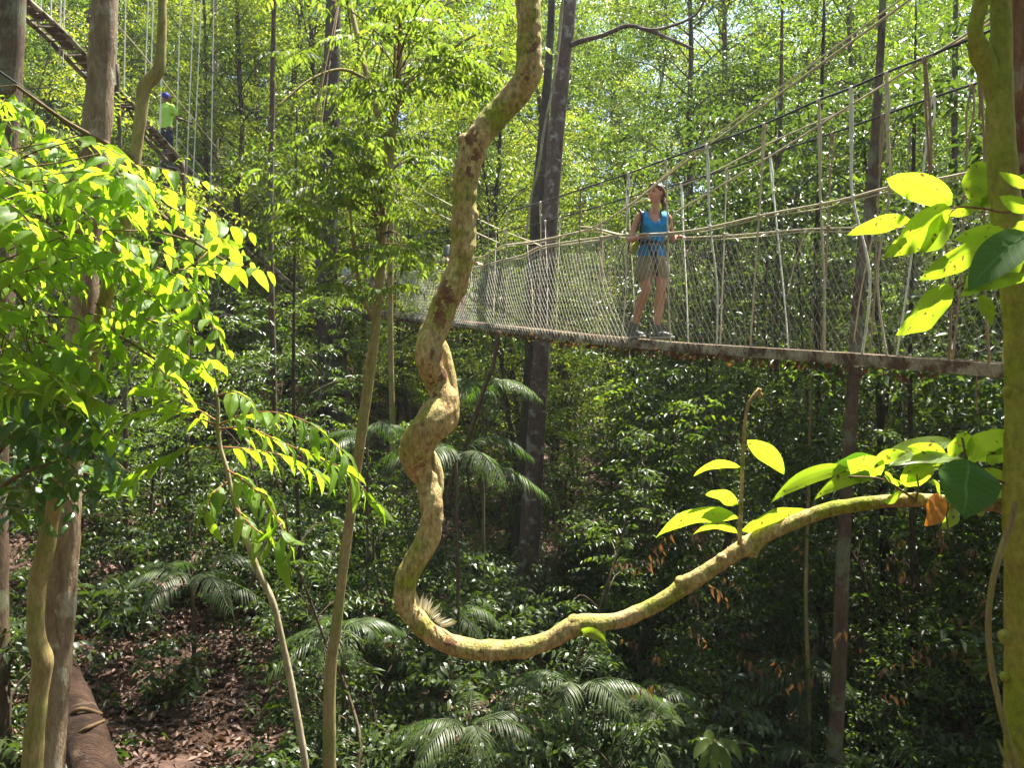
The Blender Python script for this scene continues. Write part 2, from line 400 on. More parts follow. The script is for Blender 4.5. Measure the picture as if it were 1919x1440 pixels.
    # fallen sticks belong to the litter seen between the plants
def build_cover():
    rng = np.random.default_rng(4); g = G(); n = 3600
    x, y = scatter_xy(n, rng, 6.5, 27)
    keep = wob(np.stack([x, y, 0 * x], -1), .45) > -.45
    keep &= ~np.array([bare(a, b, 60) for a, b in zip(x, y)])
    keep &= ~((np.hypot(x + 4.2, (y - 11.5) * .8) < 1.5) | (np.hypot(x - 4.6, (y - 13.5) * .7) < 1.6) | (np.hypot(x + 7.8, y - 12.5) < 1.4))
    x, y = x[keep], y[keep]; n = len(x)
    for k in range(5):
        a = rng.uniform(0, 6.28, n); D = np.stack([np.cos(a), np.sin(a), rng.uniform(.25, 1.0, n)], -1)
        S_ = np.stack([x, y, gh(x, y)], -1) + D * .08
        sprays(g, leafT(1, .45, .25, .2), S_, D, rng.uniform(.25, .65, n), 5, .15, rng, spread=.8, sag=.5)
    tag(g.build('ground_cover', M['leaf_under']), 'low dark green seedlings and herbs covering the forest floor', 'ground cover', kind='stuff')
def build_far():
    rng = np.random.default_rng(5); g = G(); n = 9000
    x, y = scatter_xy(n, rng, 27, 70, .75)
    h = rng.random(n) ** 1.3 * (2.5 + 3 * np.clip(wob(np.stack([x, y, 0 * x], -1), .25) + .4, 0, 2))
    S_ = np.stack([x, y, gh(x, y) + h], -1); D = rng.normal(size=(n, 3)); D[:, 2] = np.abs(D[:, 2]) * .4
    sprays(g, leafT(1, .5, .2, .2), S_, D, rng.uniform(.8, 1.5, n), 9, .26, rng)
    tag(g.build('distant_forest', M['leaf_forest_warm']), 'dense green thicket covering the far hillside under the trees', 'distant thicket', kind='stuff')
build_litter(); build_cover(); build_far()

# ------------------------------------------------------------------ templates of trees, saplings, shrubs, palms (built once, then copied)
def limb_tree(rng, H, r0, lean=.045, wig=.6, n=9, ztop=1.0):
    z = np.linspace(0, H * ztop, n)
    p = np.stack([np.cumsum(rng.normal(0, wig * .3, n)) + z * rng.normal(0, lean), np.cumsum(rng.normal(0, wig * .3, n)) + z * rng.normal(0, lean), z], -1)
    p[0, :2] = 0
    r = r0 * (1 - .72 * z / z[-1]); r[0] *= 1.35
    return p, r

def make_tree(kind, seed, H, r0, cb, cr, ncl, ntw, nl, leaf, bark, lmat, T=None, twl=(.5, 1.0), below=0, parent=True):
    rng = np.random.default_rng(seed)
    root = thing(kind, 'tree', 'tree', (0, 0, 0))
    p, r = limb_tree(rng, H, r0)
    gt = G(); p = p - np.array([0, 0, .3]); tube(gt, p, r, 10, 26, rough=.09, rs=3.5)
    gc = G(); C = []
    for k in range(ncl):
        z = cb + (H - cb) * (k + rng.random()) / ncl
        f = (z - cb) / (H - cb); rad = cr * (math.sin(PI * (.12 + .8 * f)) ** .6) * rng.uniform(.35, 1.0)
        a = rng.uniform(0, 6.28)
        i = min(int(z / H * (len(p) - 1)), len(p) - 2); base = p[i] + (p[i + 1] - p[i]) * (z / H * (len(p) - 1) - i)
        c = base + np.array([math.cos(a) * rad, math.sin(a) * rad, rng.uniform(.0, .35) * rad])
        C.append(c)
        mid = (base + c) / 2 + np.array([0, 0, .12 * rad]) + rng.normal(0, .05 * rad, 3)
        tube(gt, [base - UP * .2 * rad, mid, c], [r0 * .15 * (1 - .6 * f) + .008, .008 + r0 * .04, .005], 5, 7)
    C = np.array(C); M_ = ncl * ntw
    cc = np.repeat(C, ntw, 0)
    D = rng.normal(size=(M_, 3)); D[:, 2] = np.abs(D[:, 2]) * .35 - .1; D = unit(D)
    S_ = cc + rng.normal(0, .18 * cr ** .5, (M_, 3)) * np.array([1, 1, .6])
    sprays(gc, T or leafT(1, .42, .2, .2), S_, D, rng.uniform(twl[0], twl[1], M_), nl, leaf, rng, gw=None)
    gt.build('trunk', bark, root); gc.build('crown', lmat, root)
    return root

def make_palm(kind, seed, stem, nf, fl, npair, mat, ll=.42, parts='frond', up=.9, leafw=.07):
    rng = np.random.default_rng(seed)
    root = thing(kind, 'palm', 'palm')
    g = G(); tube(g, [[0, 0, -.25], [.03, 0, stem * .5], [0, .02, stem]], [.035, .03, .025], 7, 8); g.build('stem', M['brown_bark'], root)
    for k in range(nf):
        g = G(); a = k * 2.4 + rng.uniform(-.3, .3); e = rng.uniform(.25, 1.15) * up
        h = np.array([math.cos(a), math.sin(a), 0]); L = fl * rng.uniform(.75, 1.15)
        t = np.linspace(0, 1, 14)[:, None]
        c = np.array([0, 0, stem]) + h * (L * math.cos(e) * t + .18 * L * t * t) + UP * (L * math.sin(e) * t - L * (.55 + .3 * math.sin(e)) * t ** 2.2)
        tube(g, c, np.linspace(.012, .003, 14), 4)
        tt = np.repeat(np.linspace(.2, .985, npair), 2); sg = np.tile([1, -1], npair)
        idx = tt * 13; i = np.clip(idx.astype(int), 0, 12); fr = (idx - i)[:, None]
        pos = c[i] * (1 - fr) + c[i + 1] * fr; tan = unit(c[i + 1] - c[i]); side = unit(np.cross(tan, UP + 0 * tan)) * sg[:, None]
        d = tan * (.35 + .75 * tt[:, None]) + side * .9 - UP * (.12 + .25 * tt[:, None]) + rng.normal(0, .05, tan.shape)
        sc = ll * np.sin(PI * (.16 + .76 * (tt - .2) / .8)) ** .7 * rng.uniform(.9, 1.08, len(tt))
        place(g, leafT(4, leafw, .5, .28, 'tip'), pos, d, UP + side * .25 + rng.normal(0, .1, tan.shape), sc)
        g.build('frond', mat, root)
    return root

Tm = leafT(1, .42, .22, .22)
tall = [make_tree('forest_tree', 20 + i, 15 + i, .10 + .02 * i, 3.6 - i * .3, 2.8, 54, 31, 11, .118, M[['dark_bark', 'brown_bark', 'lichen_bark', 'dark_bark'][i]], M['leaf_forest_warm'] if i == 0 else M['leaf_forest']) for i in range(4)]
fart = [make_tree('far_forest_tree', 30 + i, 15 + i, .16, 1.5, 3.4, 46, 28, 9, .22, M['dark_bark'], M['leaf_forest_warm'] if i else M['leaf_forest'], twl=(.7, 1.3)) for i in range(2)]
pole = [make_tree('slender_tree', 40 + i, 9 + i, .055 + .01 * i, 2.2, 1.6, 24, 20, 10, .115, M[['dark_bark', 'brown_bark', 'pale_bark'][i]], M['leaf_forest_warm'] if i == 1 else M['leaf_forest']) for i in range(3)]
sap = [make_tree('sapling', 60 + i, 3.6 + .7 * i, .022 + .003 * i, .5, .85, 13, 13, 9, .12, M[['dark_bark', 'brown_bark'][i % 2]], M['leaf_under'] if i % 2 else M['leaf_forest'], twl=(.3, .7)) for i in range(4)]
shr = [make_tree('shrub', 80 + i, 1.3 + .3 * i, .014, .15, .5, 10, 11, 8, .13, M['dark_bark'], M['leaf_under'], T=leafT(3, .42, .2, .25, 'tip'), twl=(.25, .5)) for i in range(3)]
pal = [make_palm('understorey_palm', 90 + i, [.35, .8, 1.5][i], [9, 8, 8][i], [1.25, 1.5, 1.4][i], [22, 26, 24][i], M['leaf_palm']) for i in range(3)]

used = set()
def put(proto, x, y, rot, sc, label, group, cat, z=None, tilt=(0, 0)):
    first = proto.name not in used
    o = proto if first else copy_tree(proto)
    used.add(proto.name)
    o.location = (x, y, float(gh(x, y)) if z is None else z); o.rotation_euler = (tilt[0], tilt[1], rot)
    o.scale = (sc,) * 3 if np.isscalar(sc) else sc
    tag(o, label, cat, group)
    return o

def sunny_ok(x, y, h):
    """keep the sun's path down to the near foliage free: no crown in the corridor between the sun and the foreground"""
    sx, sy = S.x / S.z, S.y / S.z
    for fx, fy, fz in ((.0, 3.6, 5), (2.2, 3.4, 5.5), (-1.6, 4, 6.4), (-2.4, 4.4, 6.8), (-1.2, 4, 5), (1.2, 3.5, 4.5), (3, 3.2, 6)):
        for zz in (2, 4, 6, 8):
            if zz + fz > h: break
            if math.hypot(fx + sx * zz - x, fy + sy * zz - y) < 1.9: return False
    return True

def place_all(protos, n, y0, y1, seed, mind, sc, labels, group, cat, power=1., wide=.72, corr=None, zones=None):
    rng = np.random.default_rng(seed); done = []; hgt = [max(c.bound_box[i][2] for c in p.children for i in range(8)) for p in protos]
    tries = 0
    while len(done) < n and tries < n * 30:
        tries += 1
        x, y = scatter_xy(1, rng, y0, y1, wide, power); x, y = x[0], y[0]
        if any(math.hypot(x - a, y - b) < mind for a, b in done): continue
        bx = 6 - .515 * y + .45                        # the rope bridge's line
        if abs(x - bx) < 1.1 and y < 20 and corr: continue
        if zones and not zones(x, y): continue
        k = rng.integers(len(protos)); s = sc * rng.uniform(.75, 1.25)
        px = 959.5 + F * x / y; z0 = float(gh(x, y)); lim = 99
        if px > 560 and x < 6 - .515 * y - .2: lim = 4.9 - .03 * y          # low plants only between the eye and the bridge
        if px < 540 and y < 20: lim = 7.0
        if lim < 99:
            s = min(s, (lim - z0) / hgt[k])
            if s < .4: continue
        if corr and not sunny_ok(x, y, corr * s + float(gh(x, y))): continue
        done.append((x, y))
        put(protos[k], x, y, rng.uniform(0, 6.28), s, labels[k % len(labels)], group, cat, tilt=(rng.normal(0, .03), rng.normal(0, .03)))

place_all(tall, 44, 16, 34, 1, 1.9, 1.0, ['tall forest tree with dark trunk and leafy crown behind the bridge'], 'tall forest trees behind the bridge', 'tree', corr=16)
place_all(fart, 70, 32, 62, 2, 2.4, 1.25, ['far forest tree on the rising slope behind the tall trees'], 'far forest trees on the slope', 'tree')
und = [make_tree('understorey_tree', 50 + i, 9.5 + i, .04, 1.5, 1.5, 30, 20, 9, .15, M['dark_bark'], M['leaf_under'], twl=(.4, .9)) for i in range(2)]
place_all(und, 15, 9.5, 16, 13, 1.0, 1.0, ['bushy dark leaved understorey tree close behind the bridge', 'tall leafy understorey tree close behind the bridge'], 'understorey trees close behind the bridge', 'tree', zones=lambda x, y: x > 6 - .515 * y + 1.6 and not (-.12 < x / y < .17) and not (.38 < x / y < .46))
place_all(pole, 18, 12, 26, 3, 1.2, 1.0, ['slender pole like tree with thin trunk among the forest undergrowth'], 'slender trees in the undergrowth', 'tree', corr=9)
for k, (x, y) in enumerate(((-5, -4), (0, -6), (4.5, -5), (9, -3), (-9.5, -2), (-3, -11), (3, -12), (9, -9), (-9, -9), (-12, 3), (12.5, 1), (-6.5, 1.5), (-13, -6), (14, -6), (-15, 8), (15, 8), (6.5, -.5))):  # unseen trees added round the camera to cut the sky fill
    put(fart[k % 2], x, y, k * 1.3, .95 + .1 * (k % 3), 'unseen forest tree added beside or behind the viewer to block sky light', 'unseen forest trees added around the viewpoint to block sky light', 'tree')
place_all(sap, 120, 8.5, 24, 4, .7, 1.0, ['leafy sapling with a thin stem in the shaded understorey'], 'saplings in the understorey', 'sapling', corr=4, zones=lambda x, y: not bare(x, y))
place_all(shr, 130, 7.5, 18, 5, .5, 1.0, ['small dark leaved shrub on the forest floor'], 'shrubs on the forest floor', 'shrub', zones=lambda x, y: not bare(x, y))
place_all(pal, 18, 8.5, 19, 6, 1.1, .75, ['small feather palm with arching fronds on the forest floor'], 'feather palms on the forest floor', 'palm', zones=lambda x, y: not bare(x, y))

def build_haze():
    g = G(); box(g, (0, 170, 50), (410, 240, 60)); m, nt, ns, ln = mat_new('haze_air')
    v = N(nt, 'ShaderNodeVolumePrincipled', Density=.0005, Anisotropy=.35); v.inputs['Color'].default_value = (.93, .97, 1, 1)
    o = N(nt, 'ShaderNodeOutputMaterial'); ln.new(v.outputs[0], o.inputs['Volume'])
    tag(g.build('haze', m, smooth=False), 'thin bright haze in the forest air', 'haze', kind='stuff')
build_haze()
cy.volume_bounces = 0; cy.volume_step_rate = 1
# ------------------------------------------------------------------ the twisting liana (its trunk tree on the right is a thing of its own)
def px_tube(g, pts, sides=12, n=None, rough=0, rs=8., mat=0, cap=True):
    """pts: (px, py, radius px, distance)"""
    q = np.array([list(P(a, b, d)) + [r / F * d] for a, b, r, d in pts])
    return tube(g, q[:, :3], q[:, 3], sides, n or len(pts) * 5, rough, rs, mat, cap)

def hold(px, py, d): return P(px, py, d)

def build_liana():
    root = thing('twisting_liana', 'thick corkscrew twisted liana hanging from above and curving up to the right hand trunk', 'liana', P(900, 1222, 3.5))
    g = G(); D = 3.5
    main = [(985, -420, 26, D + .1), (1000, -200, 25, D), (992, -60, 25, D), (991, 40, 25, D), (992, 95, 26, D), (990, 135, 28, D), (972, 170, 27, D), (940, 205, 26, D), (910, 242, 26, D), (889, 275, 27, D),
            (876, 318, 25, D), (871, 370, 24, D), (870, 415, 25, D), (868, 455, 25, D), (862, 500, 25, D), (846, 545, 27, D), (827, 585, 28, D), (812, 622, 28, D - .01),
            (803, 655, 27, D - .03), (806, 690, 26, D - .02), (822, 722, 25, D + .02), (832, 752, 28, D + .0), (818, 785, 36, D - .03), (794, 815, 36, D - .04), (779, 845, 32, D - .02), (784, 873, 27, D + .02),
            (800, 900, 23, D + .03), (808, 935, 22, D), (809, 975, 22, D), (798, 1020, 22, D), (776, 1055, 22, D), (760, 1090, 21, D), (760, 1125, 21, D), (776, 1158, 21, D), (806, 1186, 20, D), (845, 1208, 20, D),
            (890, 1218, 20, D), (940, 1219, 19, D), (990, 1213, 19, D), (1035, 1198, 18, D), (1065, 1180, 19, D), (1085, 1171, 20, D), (1110, 1169, 17, D), (1160, 1163, 16, D), (1210, 1143, 16, D), (1260, 1114, 16, D), (1285, 1096, 18, D),
            (1310, 1082, 16, D - .02), (1355, 1052, 16, D - .04), (1395, 1026, 19, D - .06), (1415, 1015, 19, D - .06), (1440, 1001, 15, D - .08), (1490, 979, 15, D - .1), (1550, 957, 14, D - .12), (1620, 944, 13, D - .15),
            (1700, 938, 13, D - .2), (1770, 940, 13, D - .25), (1840, 945, 14, D - .3), (1905, 952, 18, D - .32)]
    main = [(a, b, r * .94, d) for a, b, r, d in main]
    px_tube(g, main, 32, 700, rough=.10, rs=27.)
    # the second strand that wraps round the first and shows at its right side
    strand = [(812, 628, 12, D + .05), (826, 652, 15, D + .05), (836, 690, 16, D + .04), (844, 730, 15, D + .03), (847, 765, 14, D + .01), (838, 795, 18, D + .01), (812, 812, 14, D + .04)]
    px_tube(g, strand, 18, 60, rough=.06, rs=20.)
    s2 = [(783, 880, 16, D + .06), (798, 862, 13, D + .05), (806, 850, 9, D + .05), (815, 872, 12, D + .04), (820, 905, 12, D + .03), (817, 945, 10, D + .01)]
    px_tube(g, s2, 16, 50, rough=.06, rs=20.)
    # knots and buds
    for a, b, r in ((1002, 128, 19), (872, 262, 15), (884, 402, 15), (762, 845, 16), (1078, 1166, 15), (1096, 1163, 12), (1277, 1090, 13), (1408, 1030, 15), (1352, 1046, 10), (1395, 1015, 11), (848, 1216, 13), (1512, 962, 9)):
        c = P(a, b, D - (.0 if a < 1300 else .06)); rr = r / F * D
        ellipsoid(g, c, (rr, rr, rr * .9), 12, 8, rough=.12, rs=30)
    # ragged patches of peeling red bark
    V0 = g.v[0]; fq = g.f[0][0]; cen = V0[fq].mean(1); red = np.zeros(len(fq), bool); nz = wob(cen, 38.) + .6 * wob(cen, 90.)
    for (a, b, rr) in ((878, 262, 17), (893, 292, 15), (876, 318, 10), (889, 335, 8), (822, 541, 13), (838, 552, 9), (829, 600, 8), (822, 668, 12), (832, 700, 13), (812, 735, 9), (800, 800, 12), (835, 770, 9), (790, 870, 9), (812, 1176, 8), (850, 1200, 9), (900, 1226, 7), (1000, 90, 9), (985, 140, 9)):
        red |= np.linalg.norm((cen - P(a, b, D - .055)) * np.array([1, .7, .75]), axis=1) < rr / F * D * (1 + .75 * nz)
    g.f[0] = (fq[~red], 0); g.f.append((fq[red], 1))
    o = g.build('woody_stem', [M['liana'], M['liana_red']], root)
    # bleached tuft of a dead frond lodged in the bend
    g = G(); rng = np.random.default_rng(8); n = 22; t = np.linspace(0, 1, n)
    pos = np.array([P(783 + 42 * a, 1138 + 38 * a, D - .01 + .03 * b) for a, b in zip(t, rng.normal(size=n))])
    dr = np.array([[-.15 + 1.3 * a, .1 * b, 1.0 - .75 * a] for a, b in zip(t, rng.normal(size=n))])
    place(g, leafT(3, .16, .5, .1), pos, dr, np.array([0, -1, .4]) + rng.normal(0, .3, (n, 3)), rng.uniform(.04, .085, n))
    g.build('dead_frond', M['straw'], root)
    return root
M['straw'] = leaf_mat('bleached_straw', [(.6, .54, .4), (.72, .66, .5)], [(.5, .42, .25), (.6, .5, .3)], .4, .7)
liana = build_liana()

# ------------------------------------------------------------------ leaves placed one by one
def bleaf(g, base, tip, hw, d0, d1, arch=0, T=None, face=None, mat=0, curl=.0, n=10, kind=0):
    """a large leaf: base and tip in px with distances, half width px, arch = sideways bow of the midrib in px"""
    b = P(base[0], base[1], d0); t = P(tip[0], tip[1], d1)
    mx, my = (base[0] + tip[0]) / 2, (base[1] + tip[1]) / 2
    dx, dy = tip[0] - base[0], tip[1] - base[1]; l = math.hypot(dx, dy)
    c = P(mx + dy / l * arch * (1 if dx > 0 else -1), my - abs(dx) / l * arch, (d0 + d1) / 2 + curl)
    s = np.linspace(0, 1, n + 1)[:, None]
    mid = (1 - s) ** 2 * b + 2 * s * (1 - s) * (2 * c - (b + t) / 2) + s ** 2 * t
    tan = unit(np.gradient(mid, axis=0))
    f = np.array([0, -1., .25]) if face is None else np.asarray(face, float)
    side = unit(np.cross(tan, f + 0 * tan)); nm = np.cross(side, tan)
    W = hw / F * (d0 + d1) / 2 / max(.55, abs(float(unit(mid[len(mid) // 2] - np.array([0, 0, CZ])) @ nm[len(nm) // 2])))
    sv = s[:, 0]
    w = [np.sin(PI * sv ** .82) ** .8 * (1 - .15 * sv ** 3), np.sin(PI * sv ** .95) ** .55, np.sin(PI * sv ** .62) ** .9 * (1 - .3 * sv ** 2)][kind]
    w[0] = .04; w[-1] = .015
    rp = np.random.default_rng(int(base[0] * 7 + base[1])).uniform(0, 6)
    V = []; U = []
    for i in range(n + 1):
        for e in (-1, -.6, 0, .6, 1):
            o = abs(e)
            V.append(mid[i] + side[i] * e * w[i] * W + nm[i] * (W * w[i] * (.28 * o - .10 * o * o) + W * .07 * math.sin(sv[i] * 13 + e * 2 + rp)))
            U.append([.5 + e / 2, sv[i]])
    i = np.arange(n)[:, None] * 5; j = np.arange(4)[None]
    g.add(np.array(V), [np.stack([i + j, i + j + 1, i + 6 + j, i + 5 + j], -1).reshape(-1, 4)], np.array(U), mat)

def stalk(g, pts, r=2.2, d=3.3, sides=6):
    px_tube(g, [(a, b, r * (1 - .5 * k / len(pts)), (d if np.isscalar(d) else d[k])) for k, (a, b) in enumerate(pts)], sides, len(pts) * 5)

def build_shoot():
    root = thing('liana_shoot', 'upright hooked shoot with long pale leaves growing from the horizontal part of the liana', 'shoot', P(1387, 1018, 3.42))
    g = G(); d = 3.4
    px_tube(g, [(1386, 1022, 4.5, d), (1387, 985, 4, d), (1389, 930, 3.6, d), (1391, 880, 3.4, d), (1394, 820, 3.2, d), (1397, 785, 3, d), (1403, 757, 3, d), (1413, 741, 3.2, d), (1421, 734, 4.5, d), (1424, 728, 4, d)], 8, 50)
    px_tube(g, [(1419, 732, 3.5, d), (1426, 741, 4, d), (1421, 746, 2, d)], 6, 10)
    g.build('stem', M['liana'], root)
    for b, t, hw, ar, k in (((1387, 876), (1300, 893), 8, 15, 0), ((1400, 826), (1470, 890), 15, 8, 0), ((1383, 946), (1322, 928), 12, 9, 0), ((1385, 972), (1229, 1008), 15, 26, 0), ((1384, 1000), (1299, 1002), 7, 17, 0), ((1391, 996), (1512, 957), 14, 9, 0)):
        g = G(); bleaf(g, b, t, hw, d, d + .08, ar, face=(.1, -.9, -.7)); g.build('leaf', M['leaf_big'], root)
    g = G(); bleaf(g, (1078, 1190), (1138, 1217), 10, 3.46, 3.4, 16); o = g.build('liana_leaf', M['leaf_big']);
    tag(o, 'single small lime leaf on the underside of the sunlit liana bow', 'leaf')
build_shoot()

def build_right_tree():
    root = thing('fork_trunk_tree', 'smooth yellow green trunk at the right edge forking high up', 'tree', (2.1, 3.15, float(gh(2.1, 3.2))))
    g = G(); D = 3.1
    px_tube(g, [(1945, 3400, 44, D), (1935, 2600, 38, D), (1922, 1900, 36, D), (1918, 1440, 32, D), (1919, 1250, 32, D), (1919, 1050, 32, D), (1916, 940, 33, D), (1917, 800, 30, D), (1912, 650, 27, D), (1906, 560, 27, D), (1893, 460, 27, D), (1884, 380, 26, D), (1878, 300, 26, D), (1873, 225, 25, D), (1876, 150, 20, D), (1877, 70, 18.5, D), (1875, 0, 18, D), (1872, -120, 17, D), (1878, -420, 16, D), (1860, -900, 10, D)], 24, 190, rough=.04, rs=11)
    px_tube(g, [(1872, 215, 16, D), (1864, 175, 17, D), (1850, 128, 18, D), (1838, 98, 20, D), (1829, 72, 14, D - .02), (1829, 45, 13, D - .03), (1837, 12, 14, D - .04), (1850, -40, 14, D - .05), (1880, -160, 15, D - .05), (1920, -400, 12, D - .1)], 20, 80, rough=.06, rs=14)
    for a, b, r in ((1886, 1195, 14), (1884, 1270, 10), (1889, 735, 12), (1836, 92, 16)):
        ellipsoid(g, P(a, b, D), (r / F * D,) * 3, 12, 8, rough=.1, rs=25)
    g.build('trunk', M['olive_bark'], root)
    # the crown, well above the picture
    rng = np.random.default_rng(31); g = G(); C = P(1860, -700, D); n = 60
    St = C + rng.normal(0, .45, (n, 3)) + np.array([.2, -.2, .3]); sprays(g, leafT(6, .4, .2, .25, 'tip'), St, rng.normal(size=(n, 3)) * np.array([1, 1, .4]), .4, 6, .14, rng, gw=None)
    g.build('crown', M['leaf_lime'], root)
    # leafy twigs of this tree
    tw = G(); g = G(); d = 3.0
    stalk(tw, [(1915, 392), (1880, 398), (1850, 392), (1808, 388), (1783, 390)], 2.6, [3.05, 3.03, 3., 3., 3.]); stalk(tw, [(1912, 420), (1890, 440), (1862, 465), (1845, 500)], 2.6, [3.05, 3.02, 3., 3.])
    stalk(tw, [(1884, 470), (1850, 480), (1820, 520), (1788, 542)], 2.2, [3.05, 3., 2.98, 2.98])
    tw.build('twig', M['twig_red'], root)
    L = [((1784, 383), (1661, 336), 24, 9, 1), ((1839, 383), (1831, 302), 31, 0, 1), ((1836, 386), (1926, 326), 14, 2, 0), ((1782, 391), (1656, 483), 25, 5, 0), ((1781, 404), (1724, 474), 19, 0, 0), ((1706, 413), (1587, 441), 14, 7, 0),
         ((1838, 384), (1776, 404), 9, 2, 0), ((1885, 440), (1786, 450), 15, 6, 0), ((1850, 460), (1721, 525), 19, 4, 0), ((1858, 474), (1798, 556), 19, -2, 0), ((1788, 541), (1682, 629), 25, 5, 0), ((1838, 553), (1860, 609), 13, 0, 0),
         ((1928, 520), (1804, 546), 11, 6, 0), ((1926, 398), (1872, 368), 12, 3, 0), ((1928, 430), (1878, 452), 14, 4, 0), ((1926, 470), (1870, 520), 15, 3, 0), ((1926, 352), (1872, 322), 8, 0, 0)]
    for k, (b, t, hw, ar, kd) in enumerate(L):
        g = G(); rr = (k * 37) % 10 / 10
        dd = 3.16 if b[0] < 1852 else 2.93
        bleaf(g, b, t, hw, dd + .05 * rr, dd - .03 + .06 * rr, ar, face=(.15, -.9, -.75 + .3 * rr), kind=kd); g.build('leaf', M['leaf_big'], root)
    g = G(); bleaf(g, (1930, 436), (1815, 545), 30, 2.75, 2.7, 8, face=(-.1, -.9, .5)); tag(g.build('leaf', M['leaf_glossy'], root), 'leaf of the fork trunk tree with shade put into its dark green colour')  # the darker leaf colour stands for shade on this leaf
build_right_tree()

def build_right_cluster():
    root = thing('leafy_liana_sprig', 'sprig of lime and dark leaves with one orange dead leaf at the liana end', 'sprig', P(1720, 938, 3.2))
    d = 3.2; tw = G()
    stalk(tw, [(1722, 942), (1690, 920), (1650, 898), (1590, 893)], 2.4, [3.28, 3.2, 3.1, 3.05]); stalk(tw, [(1715, 942), (1721, 915), (1718, 890)], 2, 3.2); stalk(tw, [(1812, 940), (1822, 900), (1812, 868), (1803, 822), (1796, 815)], 3, 3.15)
    stalk(tw, [(1905, 920), (1880, 905), (1855, 896), (1830, 890)], 2.4, 3.1); stalk(tw, [(1773, 955), (1776, 990), (1778, 1014)], 1.8, 3.1)
    tw.build('twig', M['twig'], root)
    L = [((1590, 878), (1445, 942), 13, 17, 0, .5), ((1636, 893), (1525, 938), 11, 15, 0, .5), ((1640, 878), (1562, 872), 14, 10, 0, .2), ((1792, 829), (1636, 872), 14, 10, 0, 1.2), ((1648, 892), (1588, 862), 19, 3, 0, .1), ((1808, 862), (1664, 874), 9, 9, 0, 1.5),
         ((1719, 912), (1712, 860), 21, 0, 1, .0), ((1822, 862), (1896, 814), 26, 14, 0, .2), ((1858, 872), (1902, 838), 15, 6, 0, .3), ((1890, 884), (1936, 882), 12, 6, 0, 1.3), ((1862, 903), (1842, 934), 14, 0, 0, .2), ((1658, 890), (1690, 907), 9, 0, 0, .3),
         ((1792, 930), (1763, 992), 15, -4, 0, .2), ((1815, 866), (1862, 800), 20, -6, 0, .1), ((1800, 850), (1792, 815), 15, 0, 1, .3), ((1700, 905), (1760, 880), 12, 8, 0, .9), ((1830, 890), (1895, 900), 13, 5, 0, .5), ((1745, 905), (1765, 940), 12, 3, 0, .2), ((1690, 925), (1655, 940), 8, 0, 0, .2),
         ((1770, 868), (1700, 838), 15, 5, 0, .4), ((1640, 870), (1700, 850), 12, 6, 0, .8), ((1860, 940), (1830, 965), 11, 3, 0, .2), ((1880, 925), (1850, 948), 9, 2, 0, .3)]
    for k, (b, t, hw, ar, kd, fz) in enumerate(L):
        g = G(); rr = (k * 53) % 10 / 10
        bleaf(g, b, t, hw, d + .12 * rr, d - .1 + .15 * rr, ar, face=(.1, -.9, -.7 + 1.2 * fz), kind=kd); g.build('leaf', M['leaf_big'] if k != 2 else M['leaf_glossy'], root)
    g = G(); bleaf(g, (1815, 862), (1806, 973), 47, 3.0, 2.9, 0, face=(0, -1, .6)); tag(g.build('leaf', M['leaf_glossy'], root), 'large dark glossy green leaf on the liana sprig')
    g = G(); bleaf(g, (1757, 925), (1733, 986), 17, 3.05, 3.0, -6, face=(.3, -1, .1)); tag(g.build('leaf', M['leaf_orange'], root), 'curled orange dead leaf on the liana sprig')
build_right_cluster()

def single_liana(name, label, pts, mat, cat='liana', rough=.05, group=None, sides=8):
    q0 = pts[len(pts) // 2]
    g = G(); px_tube(g, pts, sides, len(pts) * 8, rough, 12.)
    o = g.build(name, M[mat], origin=P(*[q0[i] for i in (0, 1, 3)])); o.location = Vector([float(v) for v in P(*[q0[i] for i in (0, 1, 3)])])
    return tag(o, label, cat, group)
single_liana('thin_liana', 'smooth tan liana hanging in a bow just left of the right edge trunk', [(1903, 940, 5, 3.0), (1893, 985, 6, 3), (1872, 1045, 6, 3), (1857, 1110, 5.5, 3), (1852, 1180, 5.5, 3), (1858, 1250, 5.5, 3), (1872, 1320, 5.5, 3), (1890, 1390, 6, 3), (1906, 1450, 6, 3), (1925, 1700, 6, 3)], 'moss_bark')
single_liana('broken_stick', 'short pale stick leaning at the foot of the right edge trunk', [(1870, 1388, 2, 3), (1880, 1415, 3.5, 3), (1893, 1450, 4.5, 3), (1905, 1600, 5, 3)], 'pale_bark', 'stick')
single_liana('thin_liana', 'thin pale liana running beside the tall lichen trunk behind the bridge', [(1058, -60, 2, 12.5), (1050, 60, 2.4, 12.6), (1038, 150, 2.4, 12.6), (1020, 240, 2.4, 12.7), (1008, 320, 2.4, 12.7), (995, 370, 2, 12.8), (985, 450, 2, 12.8)], 'pale_bark')
single_liana('thin_liana', 'thin bare stem slanting down left from the bridge deck to the ground', [(935, 620, 4, 11.5), (925, 680, 4, 11.5), (905, 735, 4, 11.6), (885, 800, 4, 11.6), (865, 860, 4, 11.8), (845, 900, 3.5, 12), (820, 980, 3, 12)], 'brown_bark')

